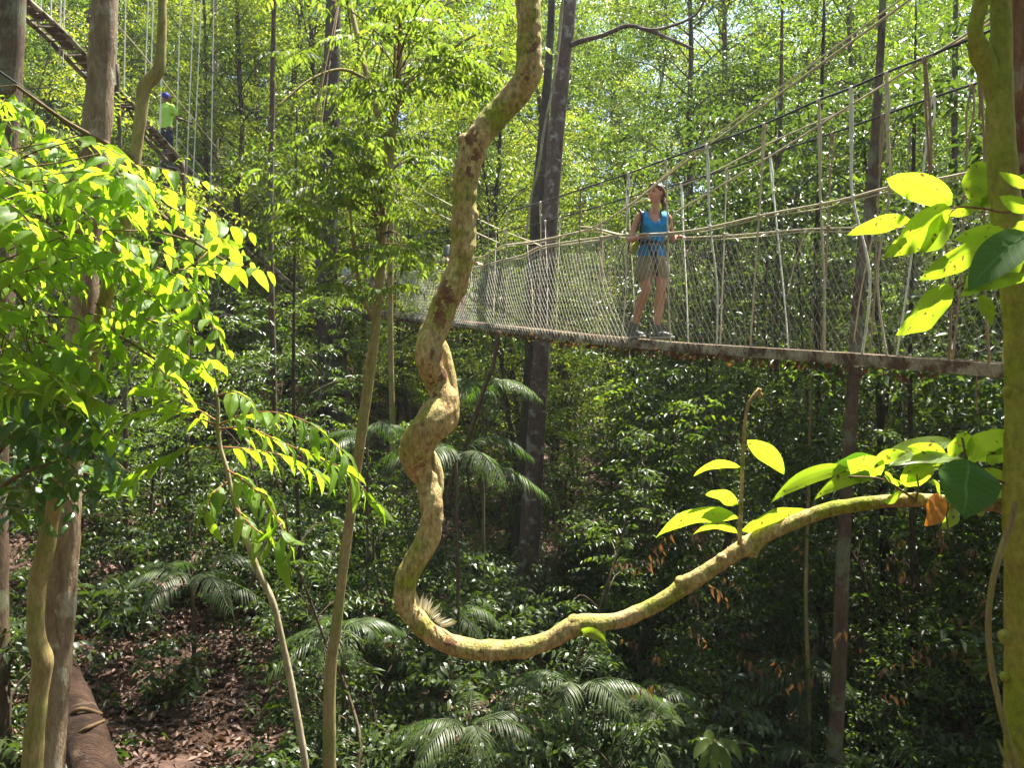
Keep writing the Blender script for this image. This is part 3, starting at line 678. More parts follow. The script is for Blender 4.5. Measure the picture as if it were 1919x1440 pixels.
# ------------------------------------------------------------------ trees drawn one by one: trunk path in px (px, py, radius px, distance)
def own_tree(name, label, pts, mat, crown=None, branches=(), rough=.06, sides=14, rs=6., lmat='leaf_forest', foot=True):
    a, b, r, d = pts[0]
    base = P(a, b, d); zg = float(gh(base[0], base[1])) - .1
    q = [list(P(a_, b_, d_)) + [r_ / F * d_] for a_, b_, r_, d_ in pts]
    if foot and base[2] > zg: q = [[q[0][0] - (q[1][0] - q[0][0]) * .0, q[0][1], zg, q[0][3] * 1.25]] + q
    q = np.array(q); root = thing(name, label, 'tree', q[0, :3])
    g = G(); tube(g, q[:, :3], q[:, 3], sides, len(q) * 9, rough, rs)
    for br in branches:
        px_tube(g, br, 7, len(br) * 6, rough, rs)
    g.build('trunk', M[mat], root)
    if crown:
        c, rad, nt_, leaf = crown; rng = np.random.default_rng(int(abs(a) + b)); g = G()
        C = np.asarray(c); St = C + rng.normal(0, rad * .45, (nt_, 3)) * np.array([1, 1, .6])
        sprays(g, leafT(1, .42, .2, .2), St, rng.normal(size=(nt_, 3)) * np.array([1, 1, .35]), .7, 10, leaf, rng)
        g.build('crown', M[lmat], root)
    return root

own_tree('lichen_trunk_tree', 'tall dark trunk mottled with white lichen standing behind the rope bridge', [(982, 1165, 26, 14), (990, 1050, 21, 14), (998, 920, 18, 14), (1008, 760, 17, 14), (1016, 640, 17, 14), (1025, 500, 16, 14), (1033, 380, 15, 14), (1043, 250, 15, 14), (1056, 110, 15, 14), (1067, 0, 15, 14), (1082, -160, 15, 14), (1100, -500, 12, 14), (1110, -900, 7, 14)], 'lichen_bark',
         crown=(P(1110, -950, 14), 2.4, 300, .12), branches=[[(1058, 90, 6, 14), (1090, 76, 5, 13.8), (1130, 66, 4.5, 13.6), (1180, 48, 4, 13.4), (1240, 66, 3.4, 13.2), (1300, 92, 2.6, 13)], [(1180, 48, 3.4, 13.4), (1230, 55, 3, 13.2), (1300, 30, 2.4, 13), (1330, -20, 2, 13)]])
own_tree('shadow_trunk_tree', 'grey brown trunk standing close behind the left side of the lichen trunk', [(966, 1150, 14, 15.5), (975, 950, 12, 15.5), (992, 700, 11, 15.5), (1000, 520, 13, 15.5), (1008, 380, 12, 15.5), (1022, 200, 9, 15.5), (1034, 0, 7, 15.5), (1040, -400, 8, 15.5)], 'dark_bark', crown=(P(1040, -600, 15.5), 2.2, 200, .12))
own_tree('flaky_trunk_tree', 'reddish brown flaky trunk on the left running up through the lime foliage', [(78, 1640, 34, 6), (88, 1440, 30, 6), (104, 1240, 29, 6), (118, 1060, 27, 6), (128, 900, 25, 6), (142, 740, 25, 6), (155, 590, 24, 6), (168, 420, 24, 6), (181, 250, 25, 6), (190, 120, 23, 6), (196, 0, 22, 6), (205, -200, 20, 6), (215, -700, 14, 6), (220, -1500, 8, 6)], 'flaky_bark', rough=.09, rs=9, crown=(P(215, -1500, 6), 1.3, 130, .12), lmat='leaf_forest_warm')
own_tree('corner_trunk_tree', 'dark purple brown trunk cut by the top left corner', [(-15, 900, 26, 8), (0, 560, 24, 8), (8, 300, 23, 8), (18, 120, 23, 8), (24, 0, 22, 8), (30, -300, 18, 8), (38, -900, 10, 8)], 'brown_bark', crown=(P(38, -1000, 8), 1.6, 120, .12))
own_tree('tan_trunk_tree', 'slim brown trunk rising on the right below and behind the bridge deck', [(1562, 1460, 15, 9.5), (1570, 1300, 14, 9.5), (1576, 1150, 13, 9.5), (1582, 1000, 12, 9.5), (1590, 860, 12, 9.5), (1599, 720, 11, 9.5), (1606, 600, 12, 9.5), (1618, 480, 11, 9.5), (1632, 370, 10, 9.5), (1640, 250, 8, 9.5), (1652, 60, 7, 9.5), (1660, -200, 5, 9.5)], 'brown_bark', crown=(P(1660, -300, 9.5), 1.1, 90, .1))
own_tree('red_trunk_tree', 'rough red brown trunk entering at the top right corner', [(2010, 700, 30, 4), (1985, 480, 34, 4), (1950, 300, 38, 4), (1945, 180, 42, 4), (1950, 80, 45, 4), (1950, -60, 48, 4), (1960, -500, 40, 4), (1970, -1200, 26, 4)], 'red_bark', rough=.12, rs=12)
own_tree('thin_trunk_tree', 'slim dark upright trunk behind the net right of the woman', [(1540, 1150, 6, 12), (1536, 900, 5.5, 12), (1532, 650, 5.5, 12), (1530, 480, 5, 12), (1536, 300, 4, 12), (1545, 0, 3, 12)], 'dark_bark')
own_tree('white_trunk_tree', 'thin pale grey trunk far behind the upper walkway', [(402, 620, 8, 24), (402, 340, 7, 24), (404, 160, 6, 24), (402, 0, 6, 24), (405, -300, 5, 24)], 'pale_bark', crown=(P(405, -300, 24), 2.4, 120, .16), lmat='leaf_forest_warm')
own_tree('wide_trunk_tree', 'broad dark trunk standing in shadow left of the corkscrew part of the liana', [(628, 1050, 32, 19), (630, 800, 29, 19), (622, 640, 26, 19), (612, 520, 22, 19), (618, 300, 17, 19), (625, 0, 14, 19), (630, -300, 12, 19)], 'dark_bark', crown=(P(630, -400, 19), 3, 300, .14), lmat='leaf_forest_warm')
for k, (x0, x1, d, r, y1) in enumerate(((1705, 1712, 11, 5, 300), (1450, 1462, 13, 6, 250), (730, 738, 13, 6, 250), (560, 552, 11, 4, 500), (1800, 1790, 12, 7, 100), (1510, 1516, 10.5, 4.5, 900), (1655, 1648, 12.5, 8, 200), (508, 512, 14, 7, 100))):
    b = P(x0, 1200, d); zb = float(gh(b[0], b[1])); pb = 720 - (zb - CZ) / d * F
    own_tree('straight_pole_tree', 'straight bare pole like stem rising from the dark undergrowth', [(x0, pb, r, d), (x0 + (x1 - x0) * .3 + 4, pb * .7 + y1 * .3, r * .95, d), (x0 + (x1 - x0) * .7 - 4, pb * .35 + y1 * .65, r * .85, d), (x1, y1, r * .7, d), (x1 + 5, y1 - 300, r * .4, d)], ['dark_bark', 'brown_bark', 'moss_bark'][k % 3], sides=8,
             crown=(P(x1 + 5, y1 - 200, d), .8, 50, .1))['group'] = 'bare pole stems in the undergrowth'

own_tree('leafy_slender_tree', 'leafy slender tree partly hiding the upper walkway between the two left trunks', [(236, 900, 5, 12.5), (232, 500, 4.5, 12.5), (226, 300, 4, 12.5), (220, 120, 3, 12.5)], 'brown_bark', crown=(P(196, 205, 12.5), .55, 36, .11), lmat='leaf_forest_warm')
own_tree('leafy_slender_tree', 'leafy slender tree in front of the lower end of the upper walkway', [(352, 1000, 5, 14), (350, 600, 4.5, 14), (346, 400, 4, 14), (343, 300, 3, 14)], 'brown_bark', crown=(P(346, 360, 14), .9, 60, .12), lmat='leaf_forest_warm')

def build_log():
    root = thing('fallen_log', 'thick dark fallen log with ridged bark in the bottom left corner', 'log', P(170, 1380, 7.2))
    g = G(); px_tube(g, [(112, 1215, 18, 8.6), (126, 1275, 25, 8), (148, 1345, 34, 7.4), (174, 1430, 41, 6.8), (220, 1600, 50, 6.2)], 20, 50, rough=.07, rs=7.)
    g.build('log_wood', M['log_bark'], root)
    g = G(); px_tube(g, [(118, 1352, 4, 7.3), (150, 1330, 4, 7.15), (190, 1340, 4, 7.3)], 6, 14); px_tube(g, [(130, 1385, 4, 7), (165, 1365, 4, 6.9), (195, 1352, 3, 7.2)], 6, 14); g.build('root', M['twig'], root)
build_log()

# ------------------------------------------------------------------ the left hand tree with lime foliage
def inpoly(x, y, poly):
    c = False; n = len(poly)
    for i in range(n):
        x1, y1 = poly[i]; x2, y2 = poly[(i + 1) % n]
        if (y1 > y) != (y2 > y) and x < (x2 - x1) * (y - y1) / (y2 - y1) + x1: c = not c
    return c

def build_left_tree():
    pts = [(50, 1640, 21, 5), (60, 1440, 19, 5), (72, 1310, 17, 5), (80, 1240, 19, 5), (68, 1190, 16, 5), (70, 1100, 16, 5), (82, 1050, 17, 5), (92, 985, 15, 5), (112, 910, 15, 5), (135, 850, 15, 5), (150, 790, 15, 5), (165, 720, 14, 5), (185, 620, 13, 5), (212, 500, 13, 5), (232, 430, 13, 5), (246, 350, 12, 5), (255, 280, 11, 5), (264, 215, 11, 5), (270, 165, 12, 5), (283, 148, 13, 5), (297, 130, 11, 5), (302, 90, 9, 5), (304, 0, 8, 5), (300, -150, 7, 5), (310, -400, 5, 5)]
    root = own_tree('lime_leaved_tree', 'slim kinked mossy tree on the left with a large mass of sunlit lime foliage', pts, 'moss_bark', rough=.07, rs=11, sides=16)
    rng = np.random.default_rng(77)
    poly = [(-60, 120), (0, 150), (60, 190), (190, 270), (330, 330), (345, 370), (420, 470), (480, 500), (440, 560), (300, 560), (330, 620), (385, 700), (300, 715), (190, 660), (150, 760), (170, 800), (60, 780), (-60, 700)]
    tw = G(); lf = G(); T = leafT(7, .46, .25, .28, 'oval'); T2 = leafT(7, .40, .3, .35, 'tip')
    cnt = 0; SS = []
    while cnt < 165:
        x, y = rng.uniform(-80, 480), rng.uniform(100, 820)
        if not inpoly(x + 55, y + 22, poly) : continue
        d = rng.uniform(3.9, 5.0); SS.append((x, y, d)); cnt += 1
    S_ = np.array([P(*s) for s in SS])
    D = np.stack([rng.uniform(.35, 1, cnt), rng.normal(-.1, .45, cnt), rng.uniform(-.6, .05, cnt)], -1)
    L = rng.uniform(.28, .5, cnt)
    h = cnt // 2
    sprays(lf, T, S_[:h], D[:h], L[:h], 9, .17, rng, sag=.15, tilt=.4, bias=(0, .55, 0), gw=tw, tw=.004)
    sprays(lf, T2, S_[h:], D[h:], L[h:], 8, .15, rng, sag=.2, tilt=.5, bias=(0, .45, 0), gw=tw, tw=.004)
    # long sloping limbs that carry the twigs
    limbs = [[(255, 300, 6, 5), (200, 270, 5, 4.8), (120, 225, 4, 4.5), (30, 160, 3, 4.3)], [(212, 500, 6, 5), (140, 430, 5, 4.6), (60, 360, 4, 4.3), (-30, 300, 3, 4)], [(246, 350, 5, 5), (300, 400, 4, 4.8), (360, 450, 3, 4.6), (440, 500, 2, 4.5)],
             [(212, 500, 5, 5), (270, 545, 4, 4.7), (330, 600, 3, 4.5), (385, 660, 2, 4.4)], [(165, 720, 5, 5), (100, 660, 4, 4.6), (40, 560, 3, 4.3), (-20, 500, 3, 4.1)], [(185, 620, 4, 5), (240, 640, 3, 4.7), (300, 680, 2, 4.5)]]
    for l in limbs: px_tube(tw, l, 6, 24)
    lim = np.concatenate([smooth_path(np.array([P(a, b, d) for a, b, r, d in l]), 12) for l in limbs])
    for s in S_[::2]:
        k = np.argmin(np.linalg.norm(lim - s, axis=1)); tube(tw, [lim[k], (lim[k] + s) / 2 + rng.normal(0, .02, 3), s], [.005, .004, .0035], 4, 5)
    tw.build('branch', M['twig'], root); lf.build('crown', M['leaf_lime'], root)
    # lower leaves of a second shrub, shade put into their darker colour
    root = thing('shade_leaved_shrub', 'glossy broad leaved shrub with shade put into its dark leaf colour below the lime foliage at the left edge', 'shrub', P(-60, 1000, 4.6))
    poly = [(-60, 660), (100, 700), (190, 760), (200, 900), (180, 930), (60, 960), (-60, 960)]
    tw = G(); lf = G(); SS = []
    while len(SS) < 46:
        x, y = rng.uniform(-80, 200), rng.uniform(640, 950)
        if inpoly(x + 30, y + 15, poly): SS.append((x, y, rng.uniform(4.2, 5.3)))
    S_ = np.array([P(*s) for s in SS]); n = len(SS)
    D = np.stack([rng.uniform(.2, 1, n), rng.normal(-.1, .5, n), rng.uniform(-.6, .2, n)], -1)
    sprays(lf, T, S_, D, rng.uniform(.25, .4, n), 8, .15, rng, sag=.15, gw=tw, tw=.004)
    px_tube(tw, [(-90, 2100, 10, 4.7), (-80, 1300, 8, 4.7), (-50, 950, 7, 4.7), (20, 820, 5, 4.7), (120, 760, 3, 4.7)], 7, 30); px_tube(tw, [(-50, 950, 5, 4.7), (40, 890, 3.5, 4.6), (150, 850, 2, 4.5)], 6, 16)
    tw.build('branch', M['twig'], root); lf.build('crown', M['leaf_glossy2'], root)
M['leaf_glossy2'] = leaf_mat('shade_tinted_leaf', [(.03, .07, .02), (.05, .10, .03)], [(.12, .28, .015), (.25, .42, .02)], .4, .27, veins=8)  # darker than the lime leaf, with shade put into the colour
build_left_tree()

def build_bow_sapling():
    root = thing('arching_sapling', 'thin pale bowed sapling with arching leafy branches left of the liana', 'sapling', P(620, 1900, 4.2))
    d = 4.2; g = G()
    px_tube(g, [(600, 2000, 8, d), (585, 1600, 7, d), (573, 1445, 6.5, d), (562, 1370, 6.5, d), (547, 1290, 6.5, d), (535, 1230, 6, d), (513, 1135, 6, d), (488, 1080, 6, d), (470, 1035, 5.5, d), (446, 960, 5, d), (435, 925, 4.5, d), (425, 880, 4.5, d), (413, 840, 4, d), (408, 800, 4.5, d), (409, 760, 3, d), (404, 728, 2.5, d)], 9, 110, rough=.08, rs=18)
    g.build('stem', M['pale_bark'], root)
    BR = [[(409, 797, d), (460, 777, d - .1), (520, 774, d - .2), (585, 797, d - .3), (645, 850, d - .4)], [(410, 804, d), (465, 803, d - .05), (520, 826, d - .1), (590, 856, d - .15), (650, 885, d - .2), (705, 945, d - .2)],
          [(414, 838, d), (462, 842, d + .1), (530, 855, d + .2), (600, 888, d + .3)], [(405, 797, d), (350, 776, d - .1), (290, 768, d - .15), (225, 780, d - .2)], [(407, 790, d), (365, 765, d + .1), (320, 750, d + .2), (280, 722, d + .3)],
          [(412, 840, d), (350, 840, d - .1), (300, 862, d - .15), (262, 886, d - .2)], [(408, 742, d), (440, 735, d - .1), (470, 752, d - .2)], [(425, 880, d), (455, 900, d - .1), (490, 930, d - .25), (520, 975, d - .35), (545, 1030, d - .4)], [(430, 900, d), (400, 925, d - .1), (385, 960, d - .2)],
          [(440, 950, d), (470, 985, d - .15), (500, 1010, d - .25), (530, 1045, d - .3)]]
    rng = np.random.default_rng(5); T = leafT(8, .30, .3, .45, 'oval')
    for k, br in enumerate(BR):
        b = G(); q = np.array([P(*p) for p in br]); n = int(sum(np.linalg.norm(np.diff(q, axis=0), axis=1)) / .042) + 3
        c = smooth_path(q, n); tube(b, c, np.linspace(.0055, .002, n), 6)
        o = b.build('branch', M['twig_red'], root)
        tan = unit(np.gradient(c, axis=0)); s = np.where(np.arange(n) % 2, 1, -1)[:, None]
        side = unit(np.cross(tan, UP + 0 * tan)) * s
        lf = G(); sel = np.arange(2, n)
        place(lf, T, c[sel], (tan * .75 + side * np.array([1, .5, 1]) * .6 - UP * .10 + rng.normal(0, .14, tan.shape))[sel], (UP + rng.normal(0, .35, tan.shape) + np.array([0, .3, 0]))[sel], rng.uniform(.10, .18, len(sel)))
        lf.build('leaf', M['leaf_lime'], o)
build_bow_sapling()

# ------------------------------------------------------------------ tree with feathery compound leaves in the middle
def build_pinnate():
    root = own_tree('feather_leaved_tree', 'forked pale sapling with drooping feathery compound leaves left of the liana', [(618, 1290, 11, 7.5), (630, 1180, 9.5, 7.5), (645, 1050, 9, 7.5), (660, 940, 9, 7.5), (675, 830, 9, 7.5), (690, 720, 9.5, 7.5), (703, 620, 9, 7.5), (712, 520, 8, 7.5), (718, 420, 9, 7.5), (726, 320, 9, 7.5), (730, 275, 10, 7.5), (740, 200, 6, 7.4), (750, 100, 5, 7.3), (748, 0, 4.5, 7.2), (750, -120, 4, 7.2), (740, -300, 2, 7.2)], 'moss_bark',
                    branches=[[(729, 280, 7, 7.5), (712, 230, 6, 7.5), (690, 150, 5.5, 7.6), (668, 60, 5, 7.7), (650, -20, 4.5, 7.8), (630, -150, 3, 7.9)], [(703, 600, 5, 7.5), (680, 560, 4, 7.3), (665, 480, 3, 7.2), (655, 380, 2.4, 7.1)], [(738, 200, 4, 7.4), (790, 150, 3, 7.2), (850, 90, 2.4, 7), (900, 60, 2, 6.9)], [(718, 420, 4, 7.5), (760, 400, 3, 7.2), (800, 420, 2, 7)], [(690, 150, 4, 7.6), (640, 130, 3, 7.4), (580, 150, 2.4, 7.2), (520, 200, 2, 7)]])
    rng = np.random.default_rng(9)
    poly = [(500, -40), (960, -40), (950, 90), (880, 180), (840, 130), (800, 330), (780, 430), (820, 500), (770, 560), (690, 600), (620, 560), (560, 500), (540, 420), (500, 380), (480, 200)]
    SS = []
    while len(SS) < 70:
        x, y = rng.uniform(380, 960), rng.uniform(-60, 600)
        if inpoly(x, y, poly): SS.append((x, y, rng.uniform(6.0, 8.2)))
    lf = G(); tw = G(); T = leafT(3, .36, .3, .3, 'tip')
    trunk = smooth_path(np.array([P(718, 420, 7.5), P(730, 275, 7.5), P(745, 100, 7.3), P(748, -60, 7.2)]), 30)
    trunk = np.vstack([trunk, smooth_path(np.array([P(712, 230, 7.5), P(668, 60, 7.7), P(640, -60, 7.8)]), 20), smooth_path(np.array([P(718, 420, 7.5), P(712, 520, 7.5), P(700, 620, 7.5)]), 12)])
    for s in SS:
        c = P(*s); k = np.argmin(np.linalg.norm(trunk - c, axis=1)); b = trunk[max(0, k - 3)]
        tube(tw, [b, (b * .45 + c * .55) + UP * .08, c], [.008, .006, .005], 5, 8)
        m = rng.integers(4, 7); a = rng.uniform(0, 6.28) + np.arange(m) * 6.28 / m
        D = np.stack([np.cos(a), np.sin(a), rng.uniform(-.1, .5, m)], -1)
        sprays(lf, T, np.repeat(c[None], m, 0), D, rng.uniform(.3, .5, m), 10, .10, rng, spread=.8, sag=.5, opp=True, tilt=.15, bias=(0, .3, 0), gw=tw, tw=.003)
    tw.build('branch', M['twig'], root); lf.build('crown', M['leaf_pinnate'], root)
build_pinnate()

# ------------------------------------------------------------------ palms whose fronds catch the light
def sun_palm(px, py, d, stem, rot, sc, label, k=1):
    b = P(px, py, d); o = copy_tree(pal[k]); zg = float(gh(b[0], b[1]))
    o.location = (b[0], b[1], zg); o.rotation_euler = (0, 0, rot)
    tag(o, label, 'palm', 'palms with sunlit fronds'); h = (b[2] - zg)
    st = [c for c in o.children if c.name.startswith('stem')][0]; z0 = [.35, .8, 1.5][k]
    for c in o.children:
        if c is not st: c.location = (0, 0, (h - z0 * sc)); c.scale = (sc,) * 3
    st.scale = (1, 1, h / z0)
    return o
sun_palm(855, 800, 11, 1, .3, 1.0, 'palm whose bright frond hangs beside the lichen trunk', 1)
sun_palm(905, 665, 12.5, 1, 1.4, .9, 'palm with fronds reaching up to the bridge deck right of the liana', 0)
sun_palm(690, 610, 11, 1, 2.2, .95, 'palm with a silvery frond under the deck left of the liana', 2)
sun_palm(1080, 1250, 8.8, 1, 1.1, .8, 'palm beneath the lowest bow of the liana on its right', 1)
sun_palm(360, 1060, 10.5, 1, .5, .9, 'palm in front of the litter slope on the left', 1)

def build_herb():
    root = thing('broad_leaved_seedling', 'bright green drooping seedling at the bottom edge right of centre', 'seedling', P(1345, 1500, 6))
    g = G(); d = 6; px_tube(g, [(1350, 1560, 4, d), (1345, 1450, 3, d), (1338, 1388, 2.6, d)], 6, 16); g.build('stem', M['twig'], root)
    for b, t, hw, ar in (((1338, 1390), (1300, 1425), 9, 8), ((1340, 1388), (1336, 1455), 11, 0), ((1342, 1390), (1390, 1432), 9, 12), ((1342, 1396), (1368, 1460), 10, 4), ((1338, 1388), (1318, 1380), 7, 3), ((1340, 1400), (1310, 1450), 9, 4)):
        g = G(); bleaf(g, b, t, hw, d, d - .1, ar, face=(0, -1, .8)); g.build('leaf', M['leaf_pinnate'], root)
build_herb()
sun_palm(640, 1150, 9, 1, .4, .75, 'palm low between the pale bowed sapling and the liana bow', 0)
sun_palm(1230, 1230, 9.5, 1, 2.4, .8, 'palm below the rising arm of the liana', 2)
sun_palm(880, 1330, 8, 1, 1.7, .7, 'palm lowest in the frame under the liana bow', 1)
sun_palm(1500, 1230, 10.5, 1, .9, .8, 'palm left of the tan trunk near the brown litter', 0)
# withered leaves hanging in the lower right thicket
def build_withered():
    rng = np.random.default_rng(14); g = G(); SS = []
    while len(SS) < 80:
        x, y = rng.uniform(1150, 1900), rng.uniform(980, 1300)
        if rng.random() < (.25 + .75 * (wob(np.array([[x, y, 0]]), .012)[0] > .1)): SS.append(P(x, y, rng.uniform(8.5, 12)))
    S_ = np.array(SS); sprays(g, leafT(3, .4, .5, .4, 'tip'), S_, rng.normal(size=S_.shape) * np.array([1, 1, .4]) - UP * .3, .4, 6, .13, rng, hang=.6, droop=.7)
    tag(g.build('withered_leaves', M['leaf_brown']), 'withered brown leaves caught in the thicket at the lower right', 'withered leaves', kind='stuff')
build_withered()
# ------------------------------------------------------------------ the rope bridge: line of the deck X = 6 - .515 Y, W = offset to the far side
bd = unit(np.array([-.515, 1, 0])); bn = np.array([bd[1], -bd[0], 0])
def Yof(px, w=0):
    """distance Y at which the near (w=0) or offset side plane is met by the sight line at px"""
    k = (px - 959.5) / F; c = w * bn   # (x - c0) = 6 - .515 (y - c1)
    return (6 + c[0] + .515 * c[1]) / (k + .515)
def BP(px, py, w=0): return P(px, py, Yof(px, w))
_dk = np.array([(2300, 728), (1919, 686), (1880, 683), (1700, 670), (1500, 657), (1300, 645), (1225, 640), (1100, 629), (1000, 617), (900, 606), (800, 596), (720, 584), (640, 577)], float)
dk3 = np.array([BP(a, b) - UP * .045 for a, b in _dk])[::-1]            # near edge of the deck, from far to near
def deckz(y): return np.interp(y, dk3[::-1][:, 1], dk3[::-1][:, 2])
_hr = np.array([(2300, 235), (1919, 302), (1770, 333), (1662, 352), (1600, 369), (1535, 383), (1435, 402), (1325, 427), (1250, 437), (1168, 440), (1110, 447), (1015, 462), (980, 478), (940, 488), (895, 500), (820, 508), (720, 512), (640, 515)], float)
hr3 = np.array([BP(a, b) for a, b in _hr])
_hf = np.array([(2300, 300), (1919, 352), (1750, 405), (1640, 424), (1510, 430), (1425, 437), (1340, 443), (1268, 445), (1170, 440), (1110, 430), (1040, 446), (1000, 452), (945, 460), (915, 476), (890, 483), (820, 490), (760, 497), (700, 500)], float)
hf3 = np.array([BP(a, b, .85) for a, b in _hf])
def curve(p3, n): return smooth_path(p3, n)

M['rope'] = plain_mat('tan_rope', (.55, .48, .33), .85, (.40, .34, .22), 60, .4)
M['rope_white'] = plain_mat('white_rope', (.72, .69, .58), .8, (.5, .48, .4), 60, .4)
M['rope_brown'] = plain_mat('brown_rope', (.30, .21, .12), .9, (.2, .14, .08), 60, .4)
M['cable'] = plain_mat('dark_cable', (.02, .022, .025), .5, (.035, .035, .035), 30)
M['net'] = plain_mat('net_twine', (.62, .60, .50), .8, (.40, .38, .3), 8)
M['net_shade_tint'] = plain_mat('shade_tinted_net_twine', (.16, .15, .11), .8, (.09, .08, .06), 8)  # same twine coloured darker, putting shade into parts of the net
M['alu'] = bark_mat('weathered_aluminium', (.30, .25, .16), (.46, .41, .29), (.11, .06, .03), .7, scale=8., stretch=(1, 1, 1), bump=.3, patch=5., rough=.55, edge=.12)
M['plank'] = bark_mat('wet_plank', (.10, .06, .035), (.2, .13, .08), (.1, .12, .05), .3, scale=9., bump=.5)

def rope_tube(g, pts, r, n=None, sides=6, twist=0):
    pts = np.asarray(pts, float)
    if n is None: n = max(4, int(np.linalg.norm(np.diff(pts, axis=0), axis=1).sum() / .05))
    tube(g, pts, r, sides, n, rough=.10 if twist else 0, rs=90.)

def build_bridge():
    root = thing('rope_bridge', 'rope suspension bridge with net sides and a narrow ladder deck that the woman stands on', 'rope bridge', BP(1225, 640))
    # the deck: two side rails, rungs, planks
    L = curve(dk3, 160)
    def rail(off):
        g = G(); c = L + bn * off
        h = .047; V = []
        for p in c:
            for dy, dz in ((-.012, -h), (.012, -h), (.014, -h * .8), (.014, h * .8), (.012, h), (-.012, h), (-.014, h * .8), (-.014, -h * .8)): V.append(p + bn * dy + UP * dz)
        n = len(c); i = np.arange(n - 1)[:, None] * 8; j = np.arange(8)[None]; j2 = (j + 1) % 8
        g.add(np.array(V), [np.stack([i + j, i + j2, i + 8 + j2, i + 8 + j], -1).reshape(-1, 4), np.arange(8)[None], np.arange(8)[None] + (n - 1) * 8])
        g.build('side_rail', M['alu'], root, smooth=False)
    rail(0); rail(.38)
    ys = np.arange(4.7, 19, .28)
    for y in ys[:100]:
        p = np.array([6 - .515 * y, y, deckz(y)]); g = G(); tube(g, [p, p + bn * .38], .014, 8, 2); g.build('rung', M['alu'], root)
    rng = np.random.default_rng(2)
    for k, y in enumerate(np.arange(4.6, 18.5, 1.9)):
        a = np.array([6 - .515 * y, y, deckz(y)]); b = np.array([6 - .515 * (y + 1.84), y + 1.84, deckz(y + 1.84)])
        g = G(); ax = unit(b - a); c = (a + b) / 2 + bn * .19 + UP * .032
        box(g, c, (np.linalg.norm(b - a) / 2, .13, .014), np.array([ax, bn, np.cross(ax, bn)])); g.build('plank', M['plank'], root, smooth=False)
    # black main cables
    nc = [(2300, -170), (2050, -20), (1919, 30), (1830, 68), (1733, 108), (1662, 135), (1595, 165), (1535, 187), (1433, 232), (1325, 272), (1250, 298), (1178, 325), (1088, 355), (1013, 380), (950, 397), (880, 417), (800, 437), (720, 452), (660, 462)]
    fc = [(2300, 0), (2050, 90), (1919, 130), (1830, 156), (1750, 182), (1570, 246), (1440, 290), (1362, 317), (1277, 343), (1178, 370), (1050, 408), (960, 430), (880, 444), (800, 457), (720, 466), (680, 470)]
    NC = np.array([BP(a, b) for a, b in nc]); FC = np.array([BP(a, b, .85) for a, b in fc])
    for c in (NC, FC):
        g = G(); rope_tube(g, c, .0105, 120, 7); g.build('suspension_cable', M['cable'], root)
    for c in (hr3, hf3):
        g = G(); rope_tube(g, c, .010, 260, 7, 1); g.build('hand_rope', M['rope'], root)
        g = G(); rope_tube(g, c - UP * .035 + rng.normal(0, .006, c.shape), .006, 260, 5, 1); g.build('edge_cord', M['rope'], root)
    # stay ropes running up to the trees
    for k, (pts, w, r) in enumerate((([(1720, -12), (1325, 275), (1250, 330), (1180, 385), (1110, 427), (1060, 440), (1000, 453), (945, 460)], 0, .011), ([(1713, -20), (1330, 262), (1250, 326), (1184, 380), (1112, 430)], 0.03, .008),
                                  ([(1900, -4), (1835, 48), (1733, 112), (1590, 200), (1440, 295), (1280, 390), (1265, 400), (1250, 437)], .0, .009), ([(1900, 2), (1838, 54), (1736, 110)], .03, .008), ([(1160, 440), (1110, 427), (1085, 425)], 0, .008), ([(1168, 440), (1095, 457), (1015, 462)], 0, .009),
                                  ([(1015, 462), (1000, 455), (915, 420), (800, 360), (640, 270)], .4, .009), ([(945, 460), (895, 437), (820, 400), (700, 340)], .4, .009), ([(1180, 385), (1320, 330), (1455, 262), (1600, 200)], .85, .008))):
        g = G(); rope_tube(g, [BP(a, b, w) for a, b in pts], r, 80, 6, 1); g.build('stay_rope', M['rope'], root)
    # suspenders: (top px, bottom px, colour, double length fraction)
    def cz(c, px, w):
        y = Yof(px, w); o = np.argsort(c[:, 1]); return np.interp(y, c[o, 1], c[o, 2])
    def susp(px, pxb, w, mat, dbl, spread, tail, r=.0075, bend=0):
        cab = NC if w == 0 else FC
        y = Yof(px, w); top = P(px, 0, y); top[2] = cz(cab, px, w)
        yb = Yof(pxb, w if w == 0 else .38); bot = P(pxb, 0, yb); bot[2] = deckz(yb) + .01
        hy = np.array([top[0] * .5 + bot[0] * .5, (y + yb) / 2, 0]); hr_ = hr3 if w == 0 else hf3
        o = np.argsort(hr_[:, 1]); hy[2] = np.interp(hy[1], hr_[o, 1], hr_[o, 2])
        g = G(); f = (top[2] - hy[2]) / max(.01, top[2] - bot[2]); m = top + (bot - top) * f
        low = (m + bot) / 2 + bd * bend * .12 + rng.normal(0, .012, 3)
        a = top + (m - top) * dbl
        s = bd * spread
        rope_tube(g, [top - s * .2, (top + a) / 2 - s, a, m, low, bot + bd * bend * .05, bot - UP * .06], r, 60, 6, 1)
        if dbl: rope_tube(g, [top + s * .2, (top + a) / 2 + s, a - UP * tail * .5 + s * .4, a - UP * tail + s * 1.0], r, 24, 6, 1)
        o = g.build('suspender', M[mat], root)
        for kp, ks in ((top - UP * .018, (.022, .022, .036)), (a, (.016, .016, .024)), (m, (.02, .02, .026))):
            if kp is a and dbl < .2: continue
            g = G(); ellipsoid(g, kp, ks, 9, 6, rough=.25, rs=70); g.build('knot', M[mat], o)
